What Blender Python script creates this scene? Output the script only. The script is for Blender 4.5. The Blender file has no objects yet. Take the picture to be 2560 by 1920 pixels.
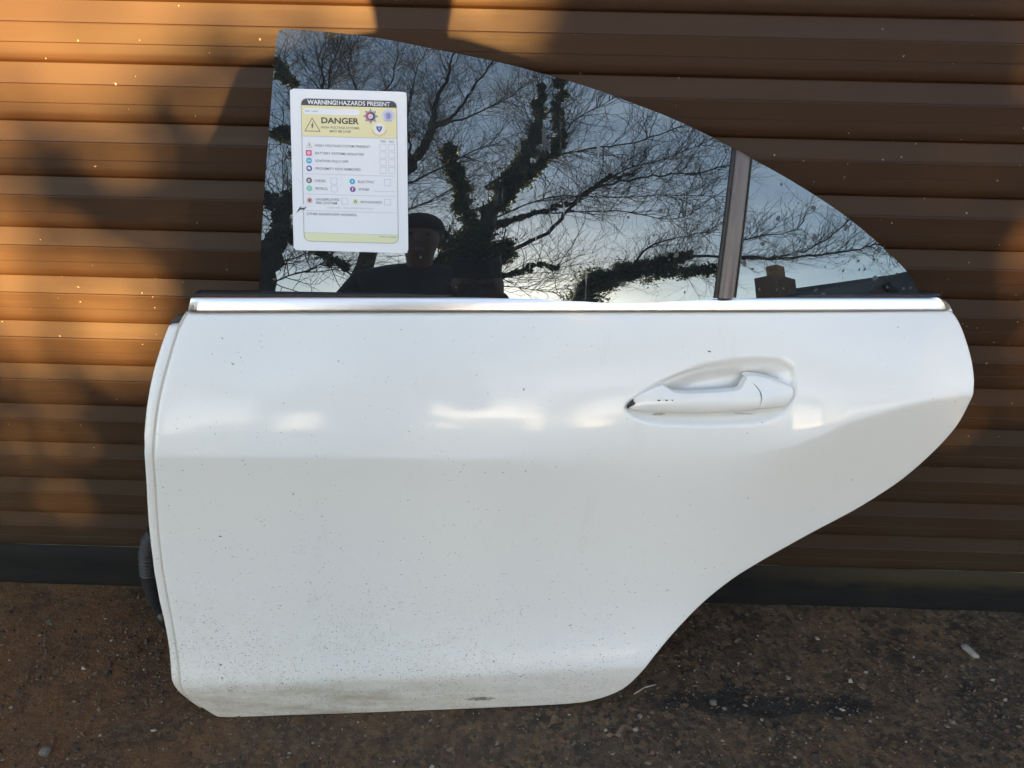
import bpy, bmesh, math, random
import numpy as np
from mathutils import Matrix, Vector, geometry
R = math.radians

rng = random.Random(7)
nrng = np.random.default_rng(7)
C = bpy.context.scene.collection
SC = bpy.context.scene

# ------------------------------------------------------------------ camera
cam_d = bpy.data.cameras.new('camera'); cam = bpy.data.objects.new('camera', cam_d); C.objects.link(cam)
cam_d.sensor_width = 36.0; cam_d.lens = 1850/2560*36.0; cam_d.clip_start = 0.02; cam_d.clip_end = 2000
CAM = Vector((0.0, -1.08929, 1.02965))
right = Vector((0.999601, 0.020497, 0.01944)); up = Vector((-0.026743, 0.464806, 0.885009)); fwd = Vector((-0.009104, 0.885176, -0.465168))
cam.matrix_world = Matrix(((right.x, up.x, -fwd.x, CAM.x), (right.y, up.y, -fwd.y, CAM.y), (right.z, up.z, -fwd.z, CAM.z), (0, 0, 0, 1)))
SC.camera = cam

# ------------------------------------------------------------------ sky, sun, exposure
SUN_EL = 6.0; SUN_AZ = -4.0
w = bpy.data.worlds.new('World'); SC.world = w; w.use_nodes = True
nt = w.node_tree; nt.nodes.clear()
def wn(t, **k):
    n_ = nt.nodes.new(t)
    for a, b in k.items(): setattr(n_, a, b)
    return n_
sky = wn('ShaderNodeTexSky', sky_type='NISHITA', sun_disc=False)
sky.sun_elevation = R(SUN_EL); sky.sun_rotation = R(180+SUN_AZ); sky.altitude = 60; sky.air_density = 1.0; sky.dust_density = .6; sky.ozone_density = 1.0
tc = wn('ShaderNodeTexCoord'); mp = wn('ShaderNodeMapping'); mp.inputs['Scale'].default_value = (1.2, 1.2, 5.0)
nz = wn('ShaderNodeTexNoise'); nz.inputs['Scale'].default_value = 2.2; nz.inputs['Detail'].default_value = 7; nz.inputs['Roughness'].default_value = .62; nz.inputs['Distortion'].default_value = .6
cr = wn('ShaderNodeValToRGB'); cr.color_ramp.elements[0].position = .46; cr.color_ramp.elements[1].position = .74
cr.color_ramp.elements[0].color = (0, 0, 0, 1); cr.color_ramp.elements[1].color = (.5, .5, .5, 1)
tint = wn('ShaderNodeMix', data_type='RGBA', blend_type='MULTIPLY'); tint.inputs['Factor'].default_value = 1.0
tint.inputs[7].default_value = SKY_TINT = (1.02, 1.01, 1.07, 1)
hs = wn('ShaderNodeHueSaturation'); hs.inputs['Saturation'].default_value = .88
cl = wn('ShaderNodeHueSaturation'); cl.inputs['Saturation'].default_value = .45; cl.inputs['Value'].default_value = 1.5
mixc = wn('ShaderNodeMix', data_type='RGBA')
bg = wn('ShaderNodeBackground'); bg.inputs['Strength'].default_value = .065
wo = wn('ShaderNodeOutputWorld')
lk = nt.links.new
lk(tc.outputs['Generated'], mp.inputs['Vector']); lk(mp.outputs[0], nz.inputs['Vector']); lk(nz.outputs['Fac'], cr.inputs['Fac'])
lk(sky.outputs[0], hs.inputs['Color']); lk(hs.outputs[0], tint.inputs[6])
lk(tint.outputs[2], cl.inputs['Color'])
lk(cr.outputs[0], mixc.inputs['Factor']); lk(tint.outputs[2], mixc.inputs[6]); lk(cl.outputs[0], mixc.inputs[7])
lk(mixc.outputs[2], bg.inputs['Color']); lk(bg.outputs[0], wo.inputs[0])
sd = bpy.data.lights.new('sun', 'SUN'); sd.energy = 3.7; sd.angle = R(.55); sd.color = (1.0, .59, .18)
sun = bpy.data.objects.new('sun', sd); C.objects.link(sun); sun.rotation_euler = (R(90-SUN_EL), 0, R(SUN_AZ)); sun.location = (0, -20, 8)
vs = SC.view_settings
SC.display_settings.display_device = 'sRGB'; vs.view_transform = 'Standard'; vs.look = 'None'; vs.gamma = 1.0; vs.exposure = 3.57; vs.use_curve_mapping = False
SC.render.engine = 'CYCLES'; SC.cycles.max_bounces = 8; SC.cycles.use_denoising = True
SC.cycles.sample_clamp_indirect = 6

# ------------------------------------------------------------------ materials
class NT:
    def __init__(s, name):
        s.m = bpy.data.materials.new(name); s.m.use_nodes = True; s.t = s.m.node_tree
        s.b = s.t.nodes['Principled BSDF']; s.out = s.t.nodes['Material Output']
    def n(s, ty, ins=None, **k):
        x = s.t.nodes.new(ty)
        for a, b in k.items(): setattr(x, a, b)
        for a, b in (ins or {}).items():
            if hasattr(b, 'is_output') or isinstance(b, bpy.types.NodeSocket): s.t.links.new(b, x.inputs[a])
            else: x.inputs[a].default_value = b
        return x
    def l(s, a, b): s.t.links.new(a, b)
    def set(s, **k):
        for a, b in k.items():
            i = s.b.inputs[a.replace('_', ' ')]
            if isinstance(b, bpy.types.NodeSocket): s.l(b, i)
            else: i.default_value = b
    def pos(s): return s.n('ShaderNodeNewGeometry').outputs['Position']
    def obj(s): return s.n('ShaderNodeTexCoord').outputs['Object']
    def mapv(s, v, sc): return s.n('ShaderNodeMapping', {'Vector': v, 'Scale': sc}).outputs[0]
    def noise(s, v, scale, detail=4, rough=.55, dist=0): return s.n('ShaderNodeTexNoise', {'Vector': v, 'Scale': scale, 'Detail': detail, 'Roughness': rough, 'Distortion': dist}).outputs['Fac']
    def ramp(s, f, stops):
        r = s.n('ShaderNodeValToRGB', {'Fac': f}); e = r.color_ramp.elements
        while len(e) < len(stops): e.new(.5)
        for k, (p, c) in enumerate(stops):
            e[k].position = p; e[k].color = (c, c, c, 1) if not isinstance(c, tuple) else (*c, 1)
        return r.outputs[0]
    def math(s, op, a, b=0.0, clamp=False):
        return s.n('ShaderNodeMath', {0: a, 1: b}, operation=op, use_clamp=clamp).outputs[0]
    def mix(s, f, a, b, blend='MIX'):
        x = s.n('ShaderNodeMix', data_type='RGBA', blend_type=blend)
        for i, v in ((0, f), (6, a), (7, b)):
            if isinstance(v, bpy.types.NodeSocket): s.l(v, x.inputs[i])
            else: x.inputs[i].default_value = v if i == 0 else (*v, 1)
        return x.outputs[2]
    def specks(s, v, scale, size, keep, dim='3D'):
        """mask of small separate spots: voronoi cells, only a share of them kept"""
        vo = s.n('ShaderNodeTexVoronoi', {'Vector': v, 'Scale': scale, 'Randomness': 1.0}, voronoi_dimensions=dim)
        dot = s.math('LESS_THAN', vo.outputs['Distance'], size)
        r = s.n('ShaderNodeSeparateColor', {0: vo.outputs['Color']}).outputs[0]
        return s.math('MULTIPLY', dot, s.math('LESS_THAN', r, keep))
    def bump(s, h, strength, dist=.002):
        b = s.n('ShaderNodeBump', {'Height': h, 'Strength': strength, 'Distance': dist}); s.l(b.outputs[0], s.b.inputs['Normal'])
def plain(name, col, rough=.5, metal=0.0, **k):
    a = NT(name); a.set(Base_Color=(*col, 1), Roughness=rough, Metallic=metal, **k)
    v = a.noise(a.obj(), 60, 3); a.l(a.ramp(v, [(0, max(0, rough-.06)), (1, min(1, rough+.06))]), a.b.inputs['Roughness'])
    return a.m

def mat_paint():
    a = NT('white_car_paint'); o = a.obj(); sx = a.n('ShaderNodeSeparateXYZ', {0: o}); s_, t_ = sx.outputs[0], sx.outputs[1]
    flat = a.n('ShaderNodeCombineXYZ', {0: s_, 1: t_, 2: 0.0}).outputs[0]
    big = a.noise(flat, 5, 5, .6); fine = a.noise(flat, 45, 6, .65)
    col = a.mix(a.ramp(big, [(.35, 0.0), (.7, .25)]), (.81, .81, .80), (.77, .768, .745))
    low = a.ramp(t_, [(0.02, 1.0), (.10, .75), (.16, .34), (.25, .11), (.40, .025)])                 # road film, thickest near the sill
    leftw = a.ramp(s_, [(0.0, 1.0), (.30, .85), (.52, .42), (.72, .14), (1.0, .1)])
    film = a.math('MULTIPLY', a.math('MULTIPLY', low, leftw), a.ramp(fine, [(.3, .35), (.7, .9)]))
    col = a.mix(a.math('MULTIPLY', film, .9), col, (.55, .50, .40))
    dens = a.math('MULTIPLY', a.math('MULTIPLY', low, leftw), a.ramp(a.noise(flat, 9, 4, .6), [(.38, .15), (.62, 1.0)]))
    sq = a.n('ShaderNodeMapping', {'Vector': flat, 'Scale': (.75, 1.2, 1), 'Rotation': (0, 0, .5)}).outputs[0]
    jit = a.n('ShaderNodeVectorMath', {0: sq, 1: a.n('ShaderNodeVectorMath', {0: a.n('ShaderNodeTexNoise', {'Vector': flat, 'Scale': 160, 'Detail': 3}).outputs['Color'], 'Scale': .011}, operation='SCALE').outputs[0]}, operation='ADD').outputs[0]
    for sc, sz, kp in ((150, .13, .55), (330, .20, .8), (520, .26, .7), (80, .075, .28)):
        m = a.specks(jit, sc, sz, a.math('MULTIPLY', dens, kp))
        col = a.mix(m, col, (.05, .045, .035))
    m = a.specks(jit, 60, .075, .012); col = a.mix(m, col, (.07, .06, .05))
    m = a.specks(jit, 28, .045, .022); col = a.mix(m, col, (.05, .05, .045))
    # dried splash along the sill, wiped in places
    bl = a.noise(a.mapv(flat, (9, 38, 1)), 1, 6, .65)
    sill = a.math('MULTIPLY', a.ramp(t_, [(.0, 1.0), (.055, .8), (.085, .0)]), a.ramp(s_, [(.0, .9), (.22, 1.0), (.42, .35), (.7, .2)]))
    col = a.mix(a.math('MULTIPLY', a.math('MULTIPLY', sill, a.ramp(bl, [(.40, 0.0), (.62, 1.0)])), .72), col, (.34, .28, .185))
    wp = a.noise(a.n('ShaderNodeMapping', {'Vector': flat, 'Scale': (16, 5, 1), 'Rotation': (0, 0, -.6)}).outputs[0], 1, 5, .7)
    col = a.mix(a.math('MULTIPLY', a.ramp(wp, [(.60, 0.0), (.74, 1.0)]), .11), col, (.45, .42, .34))
    # mud scrape at the bottom edge
    def ell(cx, cy, rx, ry):
        u = a.math('DIVIDE', a.math('SUBTRACT', s_, cx), rx); v = a.math('DIVIDE', a.math('SUBTRACT', t_, cy), ry)
        return a.math('ADD', a.math('MULTIPLY', u, u), a.math('MULTIPLY', v, v))
    d = a.math('ADD', ell(.415, .0275, .026, .0055), a.math('MULTIPLY', a.math('SUBTRACT', a.noise(a.mapv(flat, (90, 420, 1)), 1, 4), .5), 3.4))
    col = a.mix(a.ramp(d, [(.3, .85), (.75, 0.0)]), col, (.12, .085, .035))
    for cx, cy, rx, ry, k in ((.668, .5145, .012, .0016, .75), (.79, .5145, .017, .0014, .45)):
        d = a.math('ADD', ell(cx, cy, rx, ry), a.math('MULTIPLY', a.math('SUBTRACT', a.noise(flat, 300, 3), .5), 1.6))
        col = a.mix(a.math('MULTIPLY', a.ramp(d, [(.3, .8), (1.0, 0.0)]), k), col, (.20, .17, .09))
    a.set(Base_Color=col, IOR=1.5)
    a.set(Coat_Weight=.6, Coat_Roughness=.06, Coat_IOR=1.5)
    a.l(a.ramp(film, [(0, .42), (.5, .7)]), a.b.inputs['Roughness'])
    a.l(a.ramp(a.math('ADD', film, a.math('MULTIPLY', fine, .12)), [(0, .06), (.6, .35)]), a.b.inputs['Coat Roughness'])
    return a.m

def mat_glass():
    a = NT('dark_tinted_glass'); o = a.obj(); sx = a.n('ShaderNodeSeparateXYZ', {0: o}); s_, t_ = sx.outputs[0], sx.outputs[1]
    flat = a.n('ShaderNodeCombineXYZ', {0: s_, 1: t_, 2: 0.0}).outputs[0]
    # dried drops: dull, slightly soapy; runs below them
    dsp = a.n('ShaderNodeVectorMath', {0: flat, 1: a.n('ShaderNodeVectorMath', {0: a.n('ShaderNodeTexNoise', {'Vector': flat, 'Scale': 120, 'Detail': 2}).outputs['Color'], 'Scale': .010}, operation='SCALE').outputs[0]}, operation='ADD').outputs[0]
    rightm = a.ramp(s_, [(.55, 0.0), (.80, .5), (.92, .8)])
    drops = a.specks(dsp, 42, .14, a.math('MULTIPLY', rightm, .38), '2D')
    d2 = a.specks(dsp, 85, .15, a.math('ADD', a.math('MULTIPLY', rightm, .22), .015), '2D')
    drops = a.math('MAXIMUM', drops, d2)
    runs = a.noise(a.mapv(flat, (150, 14, 1)), 1, 3, .6); runm = a.math('MULTIPLY', a.ramp(runs, [(.60, 0.0), (.70, 1.0)]), a.ramp(a.math('ABSOLUTE', a.math('SUBTRACT', s_, .53)), [(.02, .9), (.14, 0.0)]))
    runm = a.math('MULTIPLY', runm, a.ramp(t_, [(.69, .4), (.72, 1.0), (.86, .7), (.93, 0.0)]))
    dust = a.ramp(a.noise(flat, 14, 6, .6), [(.35, .004), (.8, .03)])
    col = a.mix(dust, (.009, .0105, .012), (.5, .5, .5))
    col = a.mix(a.math('MULTIPLY', runm, .25), col, (.42, .46, .46))
    col = a.mix(a.math('MULTIPLY', drops, .6), col, (.03, .033, .036))
    a.set(Base_Color=col, IOR=2.25, Specular_Tint=(.80, .93, 1.0, 1)); a.l(a.ramp(drops, [(0, .5), (1, .17)]), a.b.inputs['Specular IOR Level'])
    a.l(a.ramp(a.math('MAXIMUM', drops, a.math('MULTIPLY', runm, .5)), [(0, 0.0), (1, .42)]), a.b.inputs['Roughness'])
    return a.m

def mat_slat():
    a = NT('brown_powder_coated_aluminium'); p = a.pos(); sx = a.n('ShaderNodeSeparateXYZ', {0: p}); z_ = sx.outputs[2]
    flat = a.n('ShaderNodeCombineXYZ', {0: sx.outputs[0], 1: z_, 2: 0.0}).outputs[0]
    streak = a.noise(a.mapv(flat, (1.2, 60, 1)), 3, 5, .6); blot = a.noise(a.mapv(flat, (2.2, 5, 1)), 3.0, 6, .62)
    col = a.mix(a.ramp(streak, [(.35, 0.0), (.65, 1.0)]), (.0265, .0096, .0028), (.032, .0120, .0037))
    dustm = a.ramp(z_, [(.05, 1.0), (.30, .72), (.50, .25), (.9, .10)])
    dust = a.math('MULTIPLY', dustm, a.ramp(blot, [(.28, .15), (.70, 1.0)]))
    col = a.mix(a.math('MULTIPLY', dust, .95), col, (.036, .026, .0145))
    smear = a.noise(a.n('ShaderNodeMapping', {'Vector': flat, 'Scale': (3, 22, 1), 'Rotation': (0, 0, .5)}).outputs[0], 2.0, 5, .7)
    col = a.mix(a.math('MULTIPLY', a.ramp(smear, [(.62, 0.0), (.78, .5)]), dustm), col, (.04, .022, .012))
    dsp = a.n('ShaderNodeVectorMath', {0: flat, 1: a.n('ShaderNodeVectorMath', {0: a.n('ShaderNodeTexNoise', {'Vector': flat, 'Scale': 210, 'Detail': 2}).outputs['Color'], 'Scale': .006}, operation='SCALE').outputs[0]}, operation='ADD').outputs[0]
    band = a.ramp(z_, [(.30, .05), (.46, .30), (.58, .9), (.70, .42), (.9, .2)])
    band = a.math('MULTIPLY', band, a.ramp(a.noise(flat, 2.5, 3), [(.35, .35), (.62, 1.0)]))
    col = a.mix(a.specks(dsp, 48, .062, a.math('MULTIPLY', band, .30)), col, (.40, .31, .21))
    col = a.mix(a.specks(dsp, 120, .12, a.math('MULTIPLY', band, .16)), col, (.34, .25, .16))
    col = a.mix(a.specks(dsp, 19, .030, .10), col, (.52, .48, .42))
    a.set(Base_Color=col, Roughness=.42, IOR=1.36)
    a.l(a.ramp(a.math('ADD', streak, dust), [(.3, .45), (1.2, .68)]), a.b.inputs['Roughness'])
    a.bump(a.noise(a.mapv(flat, (5, 260, 1)), 1, 3), .06, .0004)
    return a.m

def mat_ground():
    a = NT('stained_damp_concrete'); p = a.pos()
    n1 = a.noise(p, 2.3, 6, .6); n2 = a.noise(p, 11, 8, .68); n3 = a.noise(p, 55, 8, .7); n4 = a.noise(p, 240, 3, .6)
    col = a.mix(a.ramp(n1, [(.38, 0.0), (.62, 1.0)]), (.054, .040, .029), (.108, .060, .027))
    col = a.mix(a.ramp(n2, [(.40, .8), (.58, 0.0)]), col, (.020, .0145, .011))
    col = a.mix(a.ramp(n3, [(.50, 0.0), (.72, .75)]), col, (.17, .125, .08))
    chips = a.n('ShaderNodeTexVoronoi', {'Vector': a.n('ShaderNodeVectorMath', {0: p, 1: a.n('ShaderNodeVectorMath', {0: a.n('ShaderNodeTexNoise', {'Vector': p, 'Scale': 90, 'Detail': 3}).outputs['Color'], 'Scale': .010}, operation='SCALE').outputs[0]}, operation='ADD').outputs[0], 'Scale': 115})
    cc = a.n('ShaderNodeSeparateColor', {0: chips.outputs['Color']}).outputs
    col = a.mix(a.ramp(cc[0], [(.45, 0.0), (1.0, .75)]), col, (.155, .095, .047)); col = a.mix(a.ramp(cc[1], [(.55, 0.0), (1.0, .8)]), col, (.018, .014, .011))
    col = a.mix(a.ramp(n3, [(.28, .8), (.42, 0.0)]), col, (.012, .010, .009))
    col = a.mix(a.specks(p, 140, .20, .06), col, (.30, .26, .20))
    col = a.mix(a.specks(p, 60, .13, .05), col, (.20, .16, .12))
    col = a.mix(a.specks(p, 75, .20, .05), col, (.16, .07, .03))
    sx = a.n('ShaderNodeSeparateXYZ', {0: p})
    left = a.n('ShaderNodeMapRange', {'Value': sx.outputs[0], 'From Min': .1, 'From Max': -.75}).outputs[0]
    left_brown = a.math('MULTIPLY', left, a.ramp(n2, [(.34, .25), (.62, 1.0)]))
    col = a.mix(a.math('MULTIPLY', left_brown, .75), col, (.150, .062, .015))  # browner towards the left, broken up by noise
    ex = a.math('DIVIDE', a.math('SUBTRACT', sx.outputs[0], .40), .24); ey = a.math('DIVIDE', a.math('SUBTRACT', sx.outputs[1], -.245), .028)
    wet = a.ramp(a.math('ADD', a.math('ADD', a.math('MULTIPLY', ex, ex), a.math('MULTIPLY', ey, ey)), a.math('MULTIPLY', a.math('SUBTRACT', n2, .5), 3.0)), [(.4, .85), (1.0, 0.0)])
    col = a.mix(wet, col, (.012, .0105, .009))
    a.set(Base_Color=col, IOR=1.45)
    a.l(a.ramp(n2, [(.35, .38), (.62, .85)]), a.b.inputs['Roughness'])
    h = a.math('ADD', a.math('ADD', a.math('MULTIPLY', n2, 1.0), a.math('MULTIPLY', cc[2], .16)), a.math('ADD', a.math('MULTIPLY', n3, .55), a.math('MULTIPLY', n4, .15)))
    a.bump(h, .9, .010)
    return a.m

def mat_varied(name, c1, c2, scale=8, rough=.8, **k):
    a = NT(name); v = a.noise(a.pos(), scale, 5)
    a.set(Base_Color=a.mix(a.ramp(v, [(.35, 0.0), (.65, 1.0)]), c1, c2), Roughness=rough, **k); return a.m
def mat_leaf(name, c1, c2):
    a = NT(name); ri = a.n('ShaderNodeNewGeometry').outputs['Random Per Island']
    a.set(Base_Color=a.mix(ri, c1, c2), Roughness=.5)
    tr = a.n('ShaderNodeBsdfTranslucent', {'Color': (c2[0]*1.6, c2[1]*1.6, c2[2]*.8, 1)}); ms = a.n('ShaderNodeMixShader', {0: .3})
    a.l(a.b.outputs[0], ms.inputs[1]); a.l(tr.outputs[0], ms.inputs[2]); a.l(ms.outputs[0], a.out.inputs[0]); return a.m

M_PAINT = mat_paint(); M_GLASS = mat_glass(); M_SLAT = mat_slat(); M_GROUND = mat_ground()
def mat_chrome():
    a = NT('satin_chrome'); o = a.obj()
    v = a.noise(a.mapv(o, (3, 30, 1)), 1, 2, .5); sp = a.specks(o, 40, .06, .08)
    a.set(Base_Color=a.mix(sp, (.95, .95, .96), (.25, .22, .2)), Metallic=1.0); a.l(a.ramp(v, [(.3, .27), (.7, .33)]), a.b.inputs['Roughness']); return a.m
M_CHROME = mat_chrome()
M_RUBBER = mat_varied('black_rubber', (.012, .012, .014), (.022, .021, .022), 40, .55)
M_BLACKP = plain('black_plastic', (.018, .018, .020), .42)
M_HOSE = plain('blue_black_rubber', (.013, .014, .019), .55)
M_PILLAR = mat_varied('gloss_dark_trim', (.11, .092, .092), (.14, .112, .106), 14, .27)
M_SHELL = plain('galvanised_inner_shell', (.30, .30, .31), .45, .6)
M_SEAL = mat_varied('dusty_black_seal', (.016, .018, .020), (.030, .031, .030), 9, .7)
# traced outlines in the door's own plane (metres) and the limbs of the trees (metres)
SKIN = [(0.0214,0.6538),(1.089,0.6558),(1.0934,0.6473),(1.0958,0.6331),(1.0971,0.6158),(1.0985,0.5983),(1.0988,0.5807),(1.0986,0.5688),(1.0972,0.5573),(1.0971,0.5412),(1.0962,0.5146),(1.0926,0.4941),(1.0845,0.472),(1.074,0.4496),(1.0595,0.4234),(1.043,0.3998),(1.0205,0.3761),(0.995,0.3523),(0.9689,0.3323),(0.9383,0.3107),(0.9113,0.291),(0.8793,0.2682),(0.8481,0.2473),(0.8205,0.2284),(0.7993,0.2109),(0.7779,0.1923),(0.7561,0.1709),(0.734,0.1478),(0.7158,0.1295),(0.7034,0.1164),(0.6882,0.1003),(0.6774,0.0845),(0.666,0.0637),(0.6542,0.0458),(0.6418,0.0329),(0.6226,0.0207),(0.6003,0.0119),(0.5777,0.0059),(0.5121,0.0026),(0.2211,-0.0001),(0.0702,0.0003),(-0.0002,-0.0005),(-0.0099,0.0079),(-0.0243,0.027),(-0.0382,0.0465),(-0.0438,0.0632),(-0.0472,0.0798),(-0.0502,0.1222),(-0.0521,0.1614),(-0.0533,0.2184),(-0.0527,0.275),(-0.0478,0.3338),(-0.0434,0.3683),(-0.0346,0.4253),(-0.0274,0.4719),(-0.0248,0.4904),(-0.0205,0.516),(-0.0155,0.5409),(-0.008,0.5707),(0.0005,0.6),(0.0084,0.6274),(0.0136,0.6411)]
FLANGE = [(0.0079,0.6377),(-0.0085,0.6355),(-0.0163,0.6145),(-0.0256,0.5852),(-0.0327,0.5568),(-0.0388,0.5261),(-0.044,0.4923),(-0.0451,0.4759),(-0.0547,0.4173),(-0.0599,0.3872),(-0.0654,0.3498),(-0.0694,0.3118),(-0.0731,0.2598),(-0.0733,0.2103),(-0.0704,0.1581),(-0.0684,0.1187),(-0.0664,0.0775),(-0.0637,0.0632),(-0.0573,0.046),(-0.0473,0.0289),(-0.0332,0.0089)]
BRACKET = [(-0.0128,0.6351),(-0.0042,0.6435),(0.0104,0.6486),(0.0168,0.657),(0.0193,0.6457),(0.0026,0.6333)]
GLASS = [(0.1123,0.6779),(0.1127,0.6806),(0.1189,0.7327),(0.1287,0.8208),(0.1389,0.9069),(0.1447,0.9598),(0.1505,1.0076),(0.1524,1.0145),(0.1562,1.0173),(0.1614,1.0176),(0.1977,1.016),(0.245,1.012),(0.2926,1.0065),(0.3305,0.9995),(0.3876,0.9893),(0.4448,0.9793),(0.5133,0.9629),(0.5666,0.9487),(0.6204,0.9306),(0.6745,0.9124),(0.73,0.8888),(0.7604,0.8738),(0.7888,0.8601),(0.8291,0.8406),(0.8725,0.8173),(0.9174,0.7912),(0.948,0.7703),(0.9792,0.7474),(1.0212,0.712),(1.0518,0.6815),(1.0547,0.6775)]
DIVIDER = [(0.7426,0.681),(0.7593,0.8744),(0.7873,0.8602),(0.7737,0.6809)]
PAPER = [(0.1672,0.9429),(0.3208,0.9403),(0.3196,0.7341),(0.1649,0.7366)]
RECESS = [(0.6188,0.5287),(0.6277,0.5396),(0.643,0.5507),(0.6702,0.5654),(0.704,0.5782),(0.7346,0.5856),(0.7732,0.5911),(0.8115,0.5932),(0.8342,0.5923),(0.8478,0.5873),(0.8553,0.5803),(0.8575,0.5686),(0.8576,0.5541),(0.8564,0.5422),(0.8487,0.5256),(0.8369,0.5156),(0.8137,0.5064),(0.7837,0.5017),(0.7371,0.5004),(0.6906,0.5019),(0.6595,0.5046),(0.6408,0.5094),(0.6253,0.5172),(0.6198,0.5242)]
LEVER_UP = [(0.6201,0.5298),(0.6291,0.5409),(0.6424,0.55),(0.6688,0.5603),(0.6778,0.5539),(0.6897,0.5496),(0.7107,0.5494),(0.732,0.5501),(0.7549,0.5514),(0.7762,0.5529),(0.7821,0.559),(0.7868,0.5664),(0.7903,0.5676),(0.7987,0.5599),(0.8064,0.549)]
LEVER_LO = [(0.6204,0.5273),(0.6278,0.5242),(0.6414,0.5231),(0.6666,0.5217),(0.6785,0.5215),(0.6904,0.5215),(0.7115,0.5213),(0.733,0.5211),(0.756,0.5217),(0.7774,0.5229),(0.7834,0.5235),(0.7882,0.5242),(0.7916,0.5245),(0.7998,0.5254),(0.8042,0.5266)]
CAP = [(0.7872,0.5681),(0.7895,0.5707),(0.7955,0.5715),(0.8076,0.5709),(0.8301,0.5656),(0.8522,0.5562),(0.8534,0.5518),(0.8525,0.543),(0.8448,0.5308),(0.8296,0.5285),(0.802,0.5256),(0.8054,0.5341),(0.8076,0.5438),(0.8064,0.5504),(0.8002,0.5592),(0.791,0.5657)]
RIDGE = [(0.62,0.5321),(0.6426,0.5382),(0.6662,0.5413),(0.6898,0.5443),(0.7322,0.5444),(0.778,0.5433),(0.8081,0.5445),(0.8304,0.5481),(0.8534,0.5521)]
HLOW = [(0.6201,0.527),(0.6278,0.5242),(0.6414,0.5231),(0.6666,0.5217),(0.6904,0.5215),(0.733,0.5211),(0.7774,0.5229),(0.8043,0.5256),(0.8296,0.5285),(0.8448,0.5308),(0.8537,0.54)]
TIP = [(0.6194,0.5321),(0.6238,0.5373),(0.6275,0.541),(0.6282,0.5383),(0.631,0.5359),(0.6295,0.5335),(0.6255,0.5317),(0.6225,0.5303),(0.6208,0.527),(0.6197,0.5283)]
CHIPS = [[(0.6606,0.5411),(0.665,0.5413),(0.6643,0.5404),(0.663,0.5397),(0.6615,0.5401)],[(0.6712,0.5415),(0.675,0.5416),(0.6745,0.5407),(0.6733,0.5401),(0.672,0.5405)],[(0.6801,0.5418),(0.6824,0.5418),(0.6821,0.5409),(0.6814,0.5403),(0.6806,0.5407)]]
WEDGE = [(0.814,0.4632),(0.8542,0.4746),(0.8932,0.4935),(0.923,0.5131),(0.954,0.5244),(0.9958,0.5392),(1.038,0.5501),(1.0723,0.556),(1.0967,0.5578)]
MID = [(-0.0233,0.473),(0.2499,0.4662),(0.5276,0.4554),(0.674,0.451)]
HOSE = [(-0.5744,-0.16,0.2558),(-0.5872,-0.16,0.2374),(-0.597,-0.16,0.2096),(-0.6028,-0.16,0.1753),(-0.6045,-0.16,0.1447),(-0.6058,-0.16,0.1089),(-0.6032,-0.16,0.0815)]
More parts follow.
